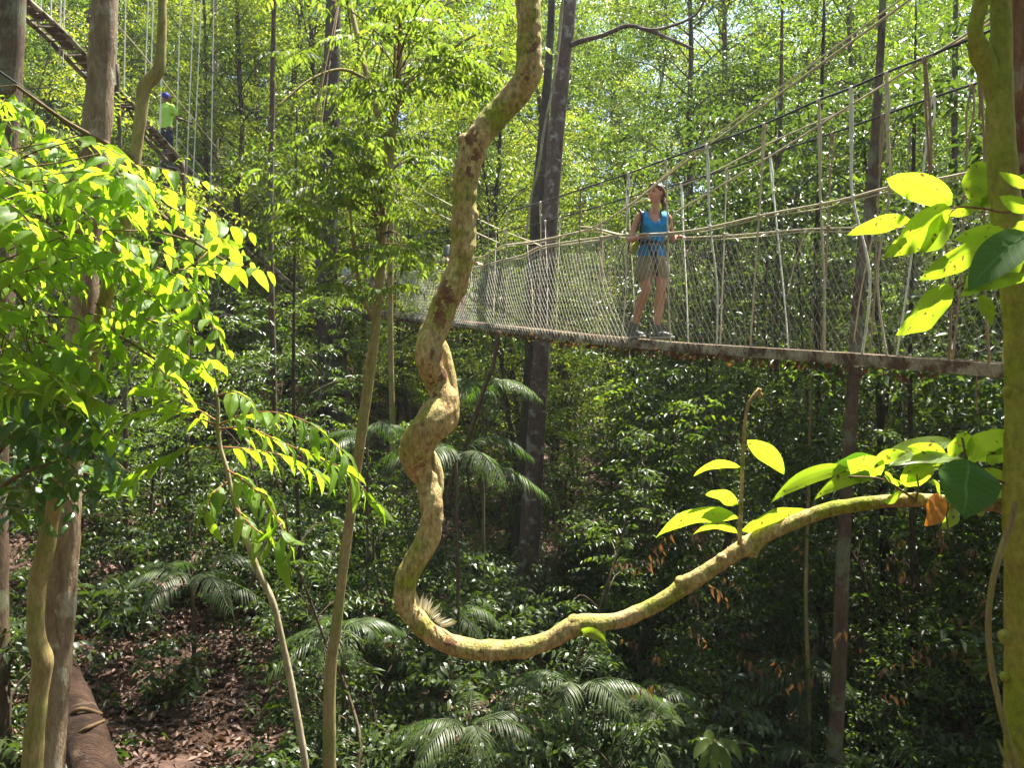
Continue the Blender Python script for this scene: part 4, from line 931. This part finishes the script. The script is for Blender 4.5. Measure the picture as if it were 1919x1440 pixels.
    for row in ((1178, 1165, 'rope_white', .55, .03, .0, .009, 0), (1248, 1257, 'rope', 0, 0, 0, .0085, 0), (1325, 1340, 'rope_white', .62, .014, .12, .009, -.4), (1433, 1408, 'rope', .5, .012, .05, .0085, .3), (1535, 1542, 'rope', .8, .012, .1, .0085, -.3), (1595, 1602, 'rope_white', .5, .010, .3, .011, -1.2),
                (1662, 1675, 'rope', .5, .012, .25, .009, 1.0), (1733, 1768, 'rope_brown', .9, .015, .3, .009, -.8), (1835, 1862, 'rope_brown', .4, .02, .2, .009, .5), (1905, 1930, 'rope', .3, .01, .2, .009, 0), (1088, 1083, 'rope_brown', .8, .012, .05, .008, 0), (1128, 1120, 'rope', 0, 0, 0, .007, 0), (1013, 1014, 'rope', .3, .02, .1, .008, 0),
                (950, 946, 'rope', .0, .0, .0, .008, 0), (915, 916, 'rope', 0, 0, 0, .007, 0), (780, 775, 'rope', 0, 0, 0, .007, 0), (745, 742, 'rope', 0, 0, 0, .007, 0), (705, 705, 'rope', 0, 0, 0, .007, 0)):
        susp(row[0], row[1], 0, row[2], *row[3:])
    for row in ((1277, 1290, 'rope_white', .65, .012, .05, .0085, 0), (1362, 1350, 'rope', .3, .012, .1, .008, 0), (1443, 1478, 'rope_white', .5, .014, .1, .008, 0), (1560, 1540, 'rope_brown', .4, .03, .1, .008, 0), (1655, 1630, 'rope_brown', .5, .014, .1, .008, 0), (1750, 1680, 'rope_white', .4, .03, .12, .008, 0), (1822, 1785, 'rope_brown', .5, .03, .1, .008, 0), (1898, 1880, 'rope', .4, .02, .1, .008, 0),
                (1178, 1190, 'rope', .2, .02, 0, .007, 0), (1125, 1140, 'rope_brown', 0, 0, 0, .007, 0), (1050, 1042, 'rope', .5, .03, .1, .007, 0), (985, 1000, 'rope', 0, 0, 0, .007, 0), (1022, 1025, 'rope', 0, 0, 0, .007, 0), (930, 925, 'rope', 0, 0, 0, .007, 0), (880, 885, 'rope', 0, 0, 0, .007, 0)):
        susp(row[0], row[1], .85, row[2], *row[3:])
    # diagonal lacing between hand rope and deck
    for a, b, c, d in ((1100, 440, 1060, 620), (1083, 470, 1032, 610), (1130, 470, 1112, 628), (1150, 450, 1145, 560), (1012, 470, 1000, 600), (1262, 560, 1300, 445), (1510, 432, 1475, 560), (1640, 424, 1600, 640)):
        g = G(); rope_tube(g, [BP(a, b, .3), BP((a + c) / 2 - 4, (b + d) / 2, .3), BP(c, d, .3)], .006, 16, 5, 1); g.build('lacing', M['rope'], root)
    # nets: diamonds of twine from the hand rope down round the deck rail
    def net(w, y0, y1, mat, rad, cell=.055):
        hr_ = hr3 if w == 0 else hf3; o = np.argsort(hr_[:, 1]); hy, hz = hr_[o, 1], hr_[o, 2]
        g = G(); sgn = -1 if w == 0 else 1; U = np.arange(y0, y1, cell * 1.28)
        def pt(u, v):     # u = Y, v 0 bottom .. 1 top
            zb = deckz(u) - .06; zt = np.interp(u, hy, hz) - .03
            z = zb + (zt - zb) * v
            off = (w if w else 0) * (v if w else 1) + (0 if w == 0 else .40 * (1 - v)) + sgn * (.022 + .05 * np.sin(PI * v) * (1 + .4 * np.sin(u * 4.1)))
            x = 6 - .515 * u
            q = np.stack([x + 0 * v, u + 0 * v, z], -1) + bn * off[..., None]
            return q + wob(q, 2.5)[:, None] * bd * .018
        nv = 15; v = np.linspace(0, 1, nv); span = 1.0
        Vs = []; 
        for u in U:
            for s in (-1, 1):
                uu = u + s * v * .62
                if uu.min() < y0 - .7 or uu.max() > y1 + .7: continue
                Vs.append(pt(uu, v))
        C = np.array(Vs); n = len(C)            # n,nv,3
        T = np.gradient(C, axis=1); T = unit(T); A = unit(np.cross(T, bn + 0 * T)); B = np.cross(T, A)
        rr = (rad * (.8 + .17 * np.clip(C[:, :1, 1] - 5, 0, 7)))[..., None]
        ring = np.stack([C + rr * (A * math.cos(q) + B * math.sin(q)) for q in (0, 2.09, 4.19)], 2)
        i = np.arange(nv - 1)[:, None] * 3; j = np.arange(3)[None]; j2 = (j + 1) % 3
        q = np.stack([i + j, i + j2, i + 3 + j2, i + 3 + j], -1).reshape(-1, 4)
        g.add(ring.reshape(-1, 3), [(q[None] + np.arange(n)[:, None, None] * nv * 3).reshape(-1, 4)])
        g.build('safety_net', M[mat], root)
    net(0, 4.3, 9.6, 'net_shade_tint', .0016); net(0, 9.0, 15.5, 'net', .0017); net(.85, 4.3, 14.5, 'net_shade_tint', .0014)
    # leaves and moss caught under the deck
    g = G(); n = 900; y = 4.9 + 13 * rng.random(n) ** .8; 
    p = np.stack([6 - .515 * y, y, deckz(y)], -1) + bn * rng.uniform(-.03, .4, n)[:, None] + UP * rng.uniform(-.11, -.03, n)[:, None]
    keep = wob(p, 1.3) > -.5; p = p[keep]
    place(g, leafT(1, .6, .5, .4), p, rng.normal(size=p.shape) - UP * .6, rng.normal(size=p.shape), rng.uniform(.03, .09, len(p)))
    tag(g.build('caught_leaves', M['leaf_brown'], root), kind='stuff')
    g = G(); c = BP(1832, 690, .1); rope_tube(g, [c, c - UP * .15 + bd * .01, c - UP * .32], .006, 12, 5, 1); g.build('loose_cord', M['rope_brown'], root)
    return root
bridge = build_bridge()

# ------------------------------------------------------------------ the upper walkway at the top left
def build_upper():
    root = thing('upper_walkway', 'steep ladder walkway on ropes crossing the top left of the forest', 'rope bridge', P(310, 300, 18))
    line = np.array([P(*p) for p in ((-60, -90, 12.5), (30, 0, 13), (100, 62, 14), (165, 130, 15), (225, 190, 16), (270, 240, 17), (330, 305, 18), (390, 372, 19), (440, 430, 20), (482, 478, 21), (560, 545, 21.6), (640, 582, 21.6))])
    c = curve(line, 120); t = unit(np.gradient(c, axis=0)); h = unit(np.cross(t, UP + 0 * t)); n2 = np.cross(h, t)
    for off in (-.2, .2):
        g = G(); tube(g, c + h * off, .05, 6, 120); g.build('side_rail', M['alu'], root)
    for k in range(4, 116, 2):
        g = G(); tube(g, [c[k] - h[k] * .2, c[k] + h[k] * .2], .016, 6, 2); g.build('rung', M['alu'], root)
    for k in range(0, 112, 8):
        g = G(); a, b = c[k], c[k + 7]; ax = unit(b - a); hh = unit(np.cross(ax, UP)); box(g, (a + b) / 2 + np.cross(hh, ax) * .055, (np.linalg.norm(b - a) / 2, .12, .015), np.array([ax, hh, np.cross(hh, ax)])); g.build('plank', M['plank'], root, smooth=False)
    for off, up in ((-.45, 2.6), (.45, 2.6), (-.42, 1.0), (.42, 1.0)):
        g = G(); q = c[::6] + h[::6] * off + UP * up * (1 if up < 2 else 1); rope_tube(g, q, .012, 60, 5); g.build('suspension_cable' if up > 2 else 'hand_rope', M['cable' if up > 2 else 'rope'], root)
    rng = np.random.default_rng(6)
    for k, (x0, x1, y1, d) in enumerate(((288, 272, 150, 17), (295, 283, 140, 17.2), (326, 298, 245, 17.5), (374, 350, 320, 18), (390, 362, 335, 18.2), (345, 330, 300, 18.5), (220, 205, 200, 16), (228, 216, 185, 16.2), (130, 118, 90, 14.5), (120, 112, 80, 14.4), (83, 76, 45, 14), (100, 95, 60, 14.2), (68, 66, 25, 13.8), (405, 395, 360, 19), (240, 232, 200, 16.4), (310, 300, 250, 17.6))):
        g = G(); a = P(x0, -260, d); b = P(x1, y1, d); e = b - UP * .3; rope_tube(g, [a, (a + b) / 2, b, e], .0125, 20, 5); g.build('suspender', M['rope_white'], root)
    g = G(); V = []
    return root
build_upper()
for k, (pts, lab) in enumerate((([(-20, 120, 2.2, 6), (65, 182, 2.2, 6.5), (130, 238, 2, 7), (200, 293, 2, 7.6), (400, 450, 1.6, 9.5), (600, 590, 1.2, 12)], 'black cable sloping over the top of the lime foliage'), ([(-20, 345, 2, 5.4), (60, 396, 2, 5.7), (200, 500, 2, 6.2), (330, 600, 1.6, 7)], 'lower black cable half hidden in the lime foliage'))):
    single_liana('support_cable', lab, pts, 'cable', 'cable', 0)

def build_platform():
    root = thing('tree_platform', 'dark wooden platform round a trunk at the far end of the rope bridge', 'platform', P(640, 590, 20.5))
    for k in range(9):
        g = G(); c = P(640, 583, 20.3 + k * .17); box(g, c + RNG.normal(0, .01, 3), (1.0 + .1 * (k % 2), .075, .025)); g.build('board', M['plank'], root, smooth=False)
    for x in (590, 690):
        g = G(); a = P(x, 588, 20.3); box(g, a + np.array([0, .7, -.08]), (.05, .8, .06)); g.build('beam', M['plank'], root, smooth=False)
build_platform()
# ------------------------------------------------------------------ people
M['skin'] = plain_mat('skin', (.52, .27, .17), .5, (.44, .21, .13), 14); M['skin_dark'] = plain_mat('dark_skin', (.13, .06, .035), .5, (.1, .045, .03), 14)
M['blue_top'] = plain_mat('blue_fabric', (.02, .25, .55), .8, (.015, .19, .45), 12, .3); M['khaki'] = plain_mat('khaki_fabric', (.30, .25, .16), .85, (.23, .19, .12), 9, .3)
M['black_strap'] = plain_mat('black_webbing', (.015, .015, .018), .6); M['shoe'] = plain_mat('shoe_leather', (.06, .06, .065), .6, (.12, .12, .11), 30); M['sole'] = plain_mat('shoe_sole', (.38, .36, .30), .7)
M['hair'] = plain_mat('brown_hair', (.07, .03, .014), .45, (.16, .08, .04), 60, .4); M['lime_shirt'] = plain_mat('lime_shirt', (.36, .60, .07), .8, (.28, .52, .06), 14); M['navy'] = plain_mat('navy_shorts', (.012, .018, .035), .8)
M['cap'] = plain_mat('blue_cap', (.03, .035, .30), .7); M['white_shirt'] = plain_mat('pale_blue_shirt', (.42, .46, .62), .8, (.34, .38, .55), 12); M['eye'] = plain_mat('eye_dark', (.02, .012, .01), .3); M['lip'] = plain_mat('lip', (.42, .13, .10), .5); M['white_sock'] = plain_mat('sock', (.55, .53, .5), .9)
M['black_hair'] = plain_mat('black_hair', (.012, .01, .01), .4); M['grey_bag'] = plain_mat('pack_fabric', (.10, .11, .10), .8); M['yellow_bag'] = plain_mat('yellow_pouch', (.4, .42, .03), .7)

def limb(g, pts, rad, sides=14, n=None, flat=1.0, mat=0):
    """rounded tube: pts local (x right, y away, z up), rad per point or (rx, ry) pairs"""
    pts = np.asarray(pts, float); rad = np.asarray([(r, r * flat) if np.isscalar(r) else r for r in rad], float)
    n = n or len(pts) * 6
    q = smooth_path(np.hstack([pts, rad]), n); p, rr = q[:, :3], np.maximum(q[:, 3:], .002)
    T = unit(np.gradient(p, axis=0))
    t0, t1 = T[0], T[-1]
    caps0 = [(p[0] - t0 * rr[0].mean() * math.sin(a), rr[0] * max(math.cos(a), .02), t0) for a in (1.5, 1.1, .6)]
    caps1 = [(p[-1] + t1 * rr[-1].mean() * math.sin(a), rr[-1] * max(math.cos(a), .02), t1) for a in (.6, 1.1, 1.5)]
    P_ = np.array([c[0] for c in caps0] + list(p) + [c[0] for c in caps1]); R_ = np.array([c[1] for c in caps0] + list(rr) + [c[1] for c in caps1]); TT = np.array([c[2] for c in caps0] + list(T) + [c[2] for c in caps1])
    ref = np.array([1., 0, 0]); A = unit(ref - TT * (TT @ ref)[:, None]); bad = np.abs(TT @ ref) > .92
    if bad.any(): r2 = np.array([0, 0, 1.]); A[:] = unit(r2 - TT * (TT @ r2)[:, None])
    B = np.cross(TT, A); a = np.linspace(0, 2 * PI, sides, endpoint=False)
    V = P_[:, None] + A[:, None] * (R_[:, 0:1] * np.cos(a))[..., None] + B[:, None] * (R_[:, 1:2] * np.sin(a))[..., None]
    m = len(P_); i = np.arange(m - 1)[:, None] * sides; j = np.arange(sides)[None]; j2 = (j + 1) % sides
    g.add(V.reshape(-1, 3), [np.stack([i + j, i + j2, i + sides + j2, i + sides + j], -1).reshape(-1, 4), np.arange(sides)[::-1][None], (np.arange(sides) + (m - 1) * sides)[None]], None, mat)

def fuse(o, vox, smooth=2):
    """merge overlapping pieces of a mesh into one continuous skin"""
    m = o.modifiers.new('r', 'REMESH'); m.mode = 'VOXEL'; m.voxel_size = vox; m.use_smooth_shade = True
    if smooth: s = o.modifiers.new('s', 'SMOOTH'); s.iterations = smooth; s.factor = .5
    dg = bpy.context.evaluated_depsgraph_get(); dg.update()
    me = bpy.data.meshes.new_from_object(o.evaluated_get(dg)); me.name = o.name
    mats = [x for x in o.data.materials]; o.modifiers.clear(); o.data = me
    me.materials.clear()
    for x in mats: me.materials.append(x)
    for p in me.polygons: p.use_smooth = True
    return o

def bakeo(g, name, mats, parent, vox=None, sm=2):
    o = g.build(name, mats, parent, origin=np.zeros(3))
    if vox: fuse(o, vox, sm)
    return o

def hand(g, wrist, dirn, palm_n, curl=.6, s=1.0, side=1):
    """palm and five separate fingers that bend towards palm_n"""
    d = unit(np.asarray(dirn, float)); n = np.asarray(palm_n, float); n = unit(n - d * (n @ d)); x = np.cross(d, n) * side
    w = np.asarray(wrist, float)
    limb(g, [w - d * .01, w + d * .035 * s, w + d * .085 * s], [.022 * s, (.034 * s), (.036 * s)], 10, 10, .5)
    for k, (off, L) in enumerate(((-.030, .068), (-.010, .078), (.010, .073), (.029, .058))):
        b = w + d * .085 * s + x * off * s; p = [b]; a = 0; seg = L * s / 3
        for i in range(3):
            a += curl * (.9 if i else .6); p.append(p[-1] + (d * math.cos(a) + n * math.sin(a)) * seg)
        limb(g, p, [.0095 * s, .009 * s, .0082 * s, .0072 * s], 8, 12)
    b = w + d * .03 * s - x * .026 * s
    p = [b, b + (-x * .8 + d * .6) * .03 * s, b + (-x * .75 + d * .9 + n * .5 * curl) * .045 * s, b + (-x * .35 + d * 1.25 + n * 1.0 * curl) * .055 * s]
    limb(g, p, [.013 * s, .011 * s, .0095 * s, .008 * s], 8, 12)

def head_mesh(g, c, yaw, pitch, s=1.0):
    """skull, jaw, nose, brow, lips, ears; face looks along -y before turning"""
    R = Matrix.Rotation(yaw, 3, 'Z') @ Matrix.Rotation(pitch, 3, 'X'); R = np.array(R)
    def t(p): return np.asarray(c) + (R @ (np.asarray(p, float) * s))
    ellipsoid(g, t((0, .012, .035)), np.array((.072, .092, .085)) * s, 20, 14, R.T)
    ellipsoid(g, t((0, -.022, -.02)), np.array((.058, .066, .07)) * s, 18, 12, R.T)
    ellipsoid(g, t((0, -.05, -.072)), np.array((.028, .028, .024)) * s, 14, 8, R.T)
    limb(g, [t((0, -.082, .022)), t((0, -.097, .0)), t((0, -.104, -.014))], [.008 * s, .010 * s, .013 * s], 8, 10)
    for e in (-1, 1):
        ellipsoid(g, t((e * .012, -.092, -.018)), np.array((.009, .009, .007)) * s, 8, 6, R.T)
        limb(g, [t((e * .012, -.083, .037)), t((e * .03, -.081, .041)), t((e * .05, -.068, .034))], [.007 * s, .008 * s, .006 * s], 8, 8)
        ellipsoid(g, t((e * .036, -.055, -.018)), np.array((.024, .022, .022)) * s, 10, 8, R.T)
        limb(g, [t((e * .071, .0, .025)), t((e * .078, .012, .022)), t((e * .078, .012, -.002)), t((e * .070, .002, -.02))], [.007 * s, .010 * s, .009 * s, .006 * s], 8, 12)
    limb(g, [t((-.022, -.079, -.045)), t((0, -.088, -.043)), t((.022, -.079, -.045))], [.004 * s, .0075 * s, .004 * s], 8, 8)
    limb(g, [t((-.018, -.078, -.053)), t((0, -.085, -.054)), t((.018, -.078, -.053))], [.004 * s, .0075 * s, .004 * s], 8, 8)
    return t, R

def face_bits(root, t, R, s=1.0):
    for e in (-1, 1):
        g = G(); ellipsoid(g, t((e * .029, -.0765, .019)), np.array((.012, .007, .0075)) * s, 10, 8, R.T); bakeo(g, 'eye', M['eye'], root)
        g = G(); limb(g, [t((e * .015, -.089, .041)), t((e * .033, -.087, .046)), t((e * .05, -.074, .038))], [.003, .004, .002], 6, 8); bakeo(g, 'eyebrow', M['hair'], root)
    g = G(); limb(g, [t((-.02, -.083, -.048)), t((0, -.0945, -.047)), t((.02, -.083, -.048))], [.003, .0062, .003], 8, 8); bakeo(g, 'lips', M['lip'], root)

def shoe(root, ank, toe, s=1.0, mats=('shoe', 'sole')):
    ank = np.asarray(ank, float); toe = np.asarray(toe, float); d = toe - ank; d[2] = 0; f = unit(d); z = toe[2]
    a = np.array([ank[0], ank[1], 0]); 
    g = G(); limb(g, [ank + UP * .01, np.array([ank[0], ank[1], z + .05])], [.043, .047], 12, 8); limb(g, [a - f * .035 + UP * (z + .045), a + f * .08 + UP * (z + .045), a + f * .17 + UP * (z + .033)], [.042, .045, .036], 12, 14, .9); o = bakeo(g, 'shoe', M[mats[0]], root, .007)
    g = G(); limb(g, [a - f * .04 + UP * (z + .014), a + f * .08 + UP * (z + .012), a + f * .185 + UP * (z + .016)], [(.045, .045), (.047, .047), (.037, .037)], 12, 14); 
    q = g.v[-1]; q[:, 2] = z + np.clip(q[:, 2] - z, .001, .028); o2 = bakeo(g, 'sole', M[mats[1]], root); o2.parent = o
    g = G(); limb(g, [ank + UP * .035, ank + UP * .07], [.036, .038], 12, 6); bakeo(g, 'sock', M['white_sock'], root)

# ---- the woman: joints read in px from the photograph, then given their own depth
def build_woman():
    D0 = Yof(1222, .19); sc = D0 / F; yaw = 0
    base = P(1222, 636, D0); base[2] = deckz(D0) + .047
    def J(px, py, dy=0): return np.array([(px - 1222) * sc * (1 + dy / D0), dy, (636 - py) * sc])
    root = thing('person', 'woman in blue sleeveless top and khaki shorts holding the ropes on the bridge deck', 'person', base)
    fwd = np.array([.10, -1, 0])
    g = G()
    neck = J(1229, 396, .02); head = J(1228, 365, -.015)
    t, R = head_mesh(g, head, math.radians(-46), math.radians(-3), 1.0)
    limb(g, [neck + UP * -.03, neck + UP * .03, head + np.array([.018, .03, -.03])], [.052, .046, .045], 14)
    shL, shR = J(1199, 405, .0), J(1253, 408, .04); hipL, hipR = J(1207, 490, .01), J(1238, 492, .03)
    limb(g, [J(1226, 400, .03), J(1226, 412, .03), J(1226, 428, .02), J(1225, 445, .015), J(1224, 456, .015), J(1222, 472, .02), J(1222, 492, .02)],
         [(.07, .05), (.138, .08), (.140, .10), (.115, .09), (.105, .085), (.130, .10), (.14, .105)], 22, 44)
    limb(g, [shL + np.array([.03, 0, .01]), shL, J(1187, 432, .0), J(1183, 450, -.03)], [.045, .046, .038, .034], 12, 22)          # her right arm, elbow back and out
    wr = BP(1197, 446) - base; wr = wr + np.array([0, -.005, .0])
    el = J(1181, 449, -.02)
    limb(g, [el, (el + wr) / 2, wr], [.035, .032, .023], 12, 18); hand(g, wr - np.array([0, .0, -.018]), (.75, -.35, .15), (.1, -.35, -.95), .75, .95, -1)
    el2 = J(1264, 446, .10); wr2 = BP(1276, 436, .85) - base; wr2[1] = min(wr2[1], .62)
    wr2 = J(1274, 434, .30); 
    limb(g, [shR + np.array([-.03, 0, .01]), shR, J(1258, 428, .06), el2], [.045, .045, .037, .034], 12, 22); limb(g, [el2, (el2 + wr2) / 2, wr2], [.034, .031, .022], 12, 18); hand(g, wr2, (.8, .45, .12), (.1, .1, -1), .6, .95, 1)
    kL, kR = J(1210, 546, -.02), J(1238, 547, -.03); aL, aR = J(1191, 607, .10), J(1231, 612, .0)
    limb(g, [hipL, J(1208, 515, .0), kL + UP * .05, kL], [.088, .078, .058, .056], 16, 26); limb(g, [kL, (kL * .6 + aL * .4) + np.array([-.01, .015, 0]), aL * .75 + kL * .25, aL], [.056, .058, .043, .036], 14, 24)
    limb(g, [hipR, J(1240, 515, .0), kR + UP * .05, kR], [.088, .080, .060, .058], 16, 26); limb(g, [kR, (kR * .6 + aR * .4) + np.array([0, .02, 0]), aR * .75 + kR * .25, aR], [.058, .060, .045, .037], 14, 24)
    bakeo(g, 'body', M['skin'], root, .0065, 3)
    face_bits(root, t, R)
    g = G()                                                      # top
    limb(g, [J(1226, 414, .03), J(1226, 428, .02), J(1225, 445, .015), J(1224, 456, .015), J(1222, 470, .02), J(1221, 479, .02)], [(.150, .112), (.158, .120), (.127, .100), (.120, .098), (.150, .115), (.156, .122)], 26, 44)
    for s_ in (-1, 1):
        ellipsoid(g, J(1226 + s_ * 9.5, 425, -.065), (.058, .036, .052), 14, 10)
        limb(g, [J(1226 + s_ * 17, 422, -.075), J(1226 + s_ * 17.5, 408, -.06), J(1226 + s_ * 18, 399, .02), J(1226 + s_ * 17, 406, .09), J(1226 + s_ * 14, 420, .12)], [(.045, .028), (.040, .026), (.036, .026), (.04, .026), (.05, .03)], 10, 30)
    o = bakeo(g, 'sleeveless_top', M['blue_top'], root, .008, 3)
    import bmesh
    bm = bmesh.new(); bm.from_mesh(o.data); vx = J(1226, 422)                    # V shaped neckline
    cut = [f for f in bm.faces if f.calc_center_median().y < .03 and abs(f.calc_center_median().x - vx[0]) < (f.calc_center_median().z - vx[2]) * .95 and abs(f.calc_center_median().x - vx[0]) < .075]
    bmesh.ops.delete(bm, geom=cut, context='FACES'); bm.to_mesh(o.data); bm.free()
    g = G()                                                      # shorts
    limb(g, [J(1222, 474, .02), J(1222, 485, .02), J(1222, 498, .02)], [(.140, .112), (.150, .122), (.155, .125)], 24, 16)
    limb(g, [J(1207, 492, .01), J(1206, 505, .0), J(1206, 517, -.005)], [(.090, .105), (.090, .102), (.088, .096)], 18, 14); limb(g, [J(1238, 492, .02), J(1240, 503, .0), J(1241, 514, -.005)], [(.090, .105), (.090, .102), (.088, .096)], 18, 14)
    bakeo(g, 'shorts', M['khaki'], root, .008, 2)
    g = G(); A = []                                              # hip belt and hanging straps of the harness
    for a in np.linspace(0, 2 * PI, 33): A.append(J(1224, 455, .015) + np.array([.131 * math.cos(a), .107 * math.sin(a), .012 * math.sin(a * 2) - .01]))
    tube(g, A, .018, 6, 60); bakeo(g, 'hip_belt', M['black_strap'], root)
    for q in ([J(1213, 452, -.10), J(1214, 468, -.13), J(1219, 480, -.135), J(1226, 494, -.13), J(1226, 515, -.10)], [J(1225, 453, -.105), J(1226, 470, -.13), J(1225, 487, -.14), J(1226, 505, -.12), J(1227, 518, -.09)]):
        g = G(); tube(g, q, .016, 6, 24); bakeo(g, 'harness_strap', M['black_strap'], root)
    g = G(); tube(g, [J(1199, 392, .02), J(1200, 398, -.04), J(1201, 412, -.075), J(1199, 430, -.07), J(1198, 445, -.03), J(1200, 452, .05)], .013, 8, 30); bakeo(g, 'shoulder_strap', M['black_strap'], root)
    g = G(); tube(g, [J(1250, 395, .05), J(1252, 402, -.02), J(1252, 418, -.06), J(1253, 436, -.05), J(1252, 452, .05)], .012, 8, 30); bakeo(g, 'shoulder_strap', M['black_strap'], root)
    g = G(); limb(g, [J(1226, 404, .17), J(1226, 425, .20), J(1226, 448, .19)], [(.11, .05), (.13, .08), (.12, .07)], 18, 22); bakeo(g, 'backpack', M['grey_bag'], root, .01)
    g = G(); limb(g, [J(1195, 455, .03), J(1188, 463, .02), J(1186, 472, .02)], [.03, .035, .022], 12, 12); bakeo(g, 'waist_pouch', M['yellow_bag'], root)
    g = G(); ellipsoid(g, t((0, .028, .048)), (.082, .094, .086), 20, 14, R.T, rough=.03, rs=40)                       # hair
    for e in (-1, 1): limb(g, [t((e * .02, -.058, .105)), t((e * .06, -.035, .075)), t((e * .078, .015, .05)), t((e * .06, .07, .0))], [.02, .022, .022, .03], 10, 20)
    hb = t((0, .085, .01)); limb(g, [t((0, .07, .05)), hb, hb + np.array([.035, .02, -.05]), hb + np.array([.045, .0, -.11]), hb + np.array([.03, -.02, -.17])], [.04, .034, .034, .03, .012], 12, 26)
    bakeo(g, 'hair', M['hair'], root, .007, 1)
    shoe(root, aL, J(1201, 634, -.06)); shoe(root, aR, J(1250, 636, -.10))
    return root
build_woman()

def stander(base, yaw, label, skin, top, bottom, hat=None, glasses=False, arm=.5, hairmat='black_hair', name='person', H=1.0, sleeves=True):
    root = thing(name, label, 'person', base)
    g = G(); t, R = head_mesh(g, (0, -.02, 1.57), 0, 0)
    limb(g, [(0, .02, 1.36), (0, .01, 1.44), (0, .0, 1.53)], [.055, .05, .048], 12)
    limb(g, [(0, .0, 1.39), (0, 0, 1.32), (0, 0, 1.15), (0, 0, 1.02), (0, 0, .9)], [(.09, .06), (.18, .10), (.15, .10), (.14, .10), (.16, .11)], 18, 30)
    Aj = []
    for e in (-1, 1):
        sh = np.array([e * .19, 0, 1.36]); el = sh + np.array([e * .07, -.05 - .1 * arm, -.26]); wr = el + np.array([e * .05, -.2 * (arm + .3), .02 - .12 * (1 - arm)])
        limb(g, [sh, (sh + el) / 2, el], [.05, .042, .036], 10, 14); limb(g, [el, (el + wr) / 2, wr], [.037, .033, .024], 10, 14); hand(g, wr, wr - el, (0, 0, -1), .6, 1, e); Aj.append((sh, el))
        hp = np.array([e * .09, 0, .88]); kn = np.array([e * .10, -.03 * (e + 1), .48]); an = np.array([e * .11, .03 * e, .09])
        limb(g, [hp, (hp + kn) / 2, kn], [.092, .075, .057], 12, 16); limb(g, [kn, kn * .6 + an * .4, an], [.057, .058, .037], 12, 16)
    bakeo(g, 'body', M[skin], root, .011, 2); face_bits(root, t, R)
    g = G(); limb(g, [(0, 0, 1.36), (0, 0, 1.3), (0, 0, 1.12), (0, 0, 1.0), (0, 0, .88)], [(.15, .09), (.19, .118), (.17, .118), (.165, .12), (.175, .125)], 20, 30)
    for sh, el in Aj: limb(g, [sh * .9 + np.array([0, 0, .14 * 0]), sh, sh * .35 + el * .65], [.055, .062, .058], 12, 14)
    bakeo(g, 'shirt', M[top], root, .014, 2)
    g = G(); limb(g, [(0, 0, .93), (0, 0, .82)], [(.165, .12), (.17, .125)], 18, 8)
    for e in (-1, 1): limb(g, [(e * .09, 0, .82), (e * .10, -.01, .66), (e * .10, -.02, .52)], [.10, .092, .085], 14, 14)
    bakeo(g, 'shorts', M[bottom], root, .014, 2)
    g = G(); ellipsoid(g, t((0, .022, .05)), (.082, .096, .085), 18, 12, R.T)
    if hat: limb(g, [t((-.04, -.08, .07)), t((0, -.13, .065)), t((.04, -.08, .07))], [.012, .012, .012], 8, 10)
    bakeo(g, 'cap' if hat else 'hair', M[hat or hairmat], root)
    if glasses:
        g = G()
        for e in (-1, 1): ellipsoid(g, t((e * .03, -.085, .02)), (.024, .008, .018), 12, 8, R.T)
        limb(g, [t((-.07, -.06, .024)), t((0, -.094, .026)), t((.07, -.06, .024))], [.003, .003, .003], 6, 12); bakeo(g, 'sunglasses', M['eye'], root)
    for e in (-1, 1): shoe(root, (e * .11, .03 * e, .09), (e * .12, .03 * e - .16, .0))
    root.rotation_euler = (0, 0, yaw); root.scale = (H,) * 3
    return root
b = P(311, 315, 17.9); stander(b, math.radians(148), 'man in lime shirt, dark shorts and blue cap seen from behind on the upper walkway', 'skin_dark', 'lime_shirt', 'navy', hat='cap', arm=.7)
b = P(691, 583, 21.2); stander(b, math.radians(12), 'person with dark sunglasses standing on the platform beyond the rope bridge', 'skin', 'grey_bag', 'khaki', glasses=True)
b = P(660, 584, 20.6); b[0] -= .15; stander(b, math.radians(-60), 'person in pale blue shirt partly hidden by leaves on the far platform', 'skin', 'white_shirt', 'khaki', H=.8)
b = BP(857, 603, .19); b[2] = deckz(b[1]) + .046; stander(b, math.radians(30), 'person on the bridge deck hidden behind the liana', 'skin', 'grey_bag', 'navy', H=.92)
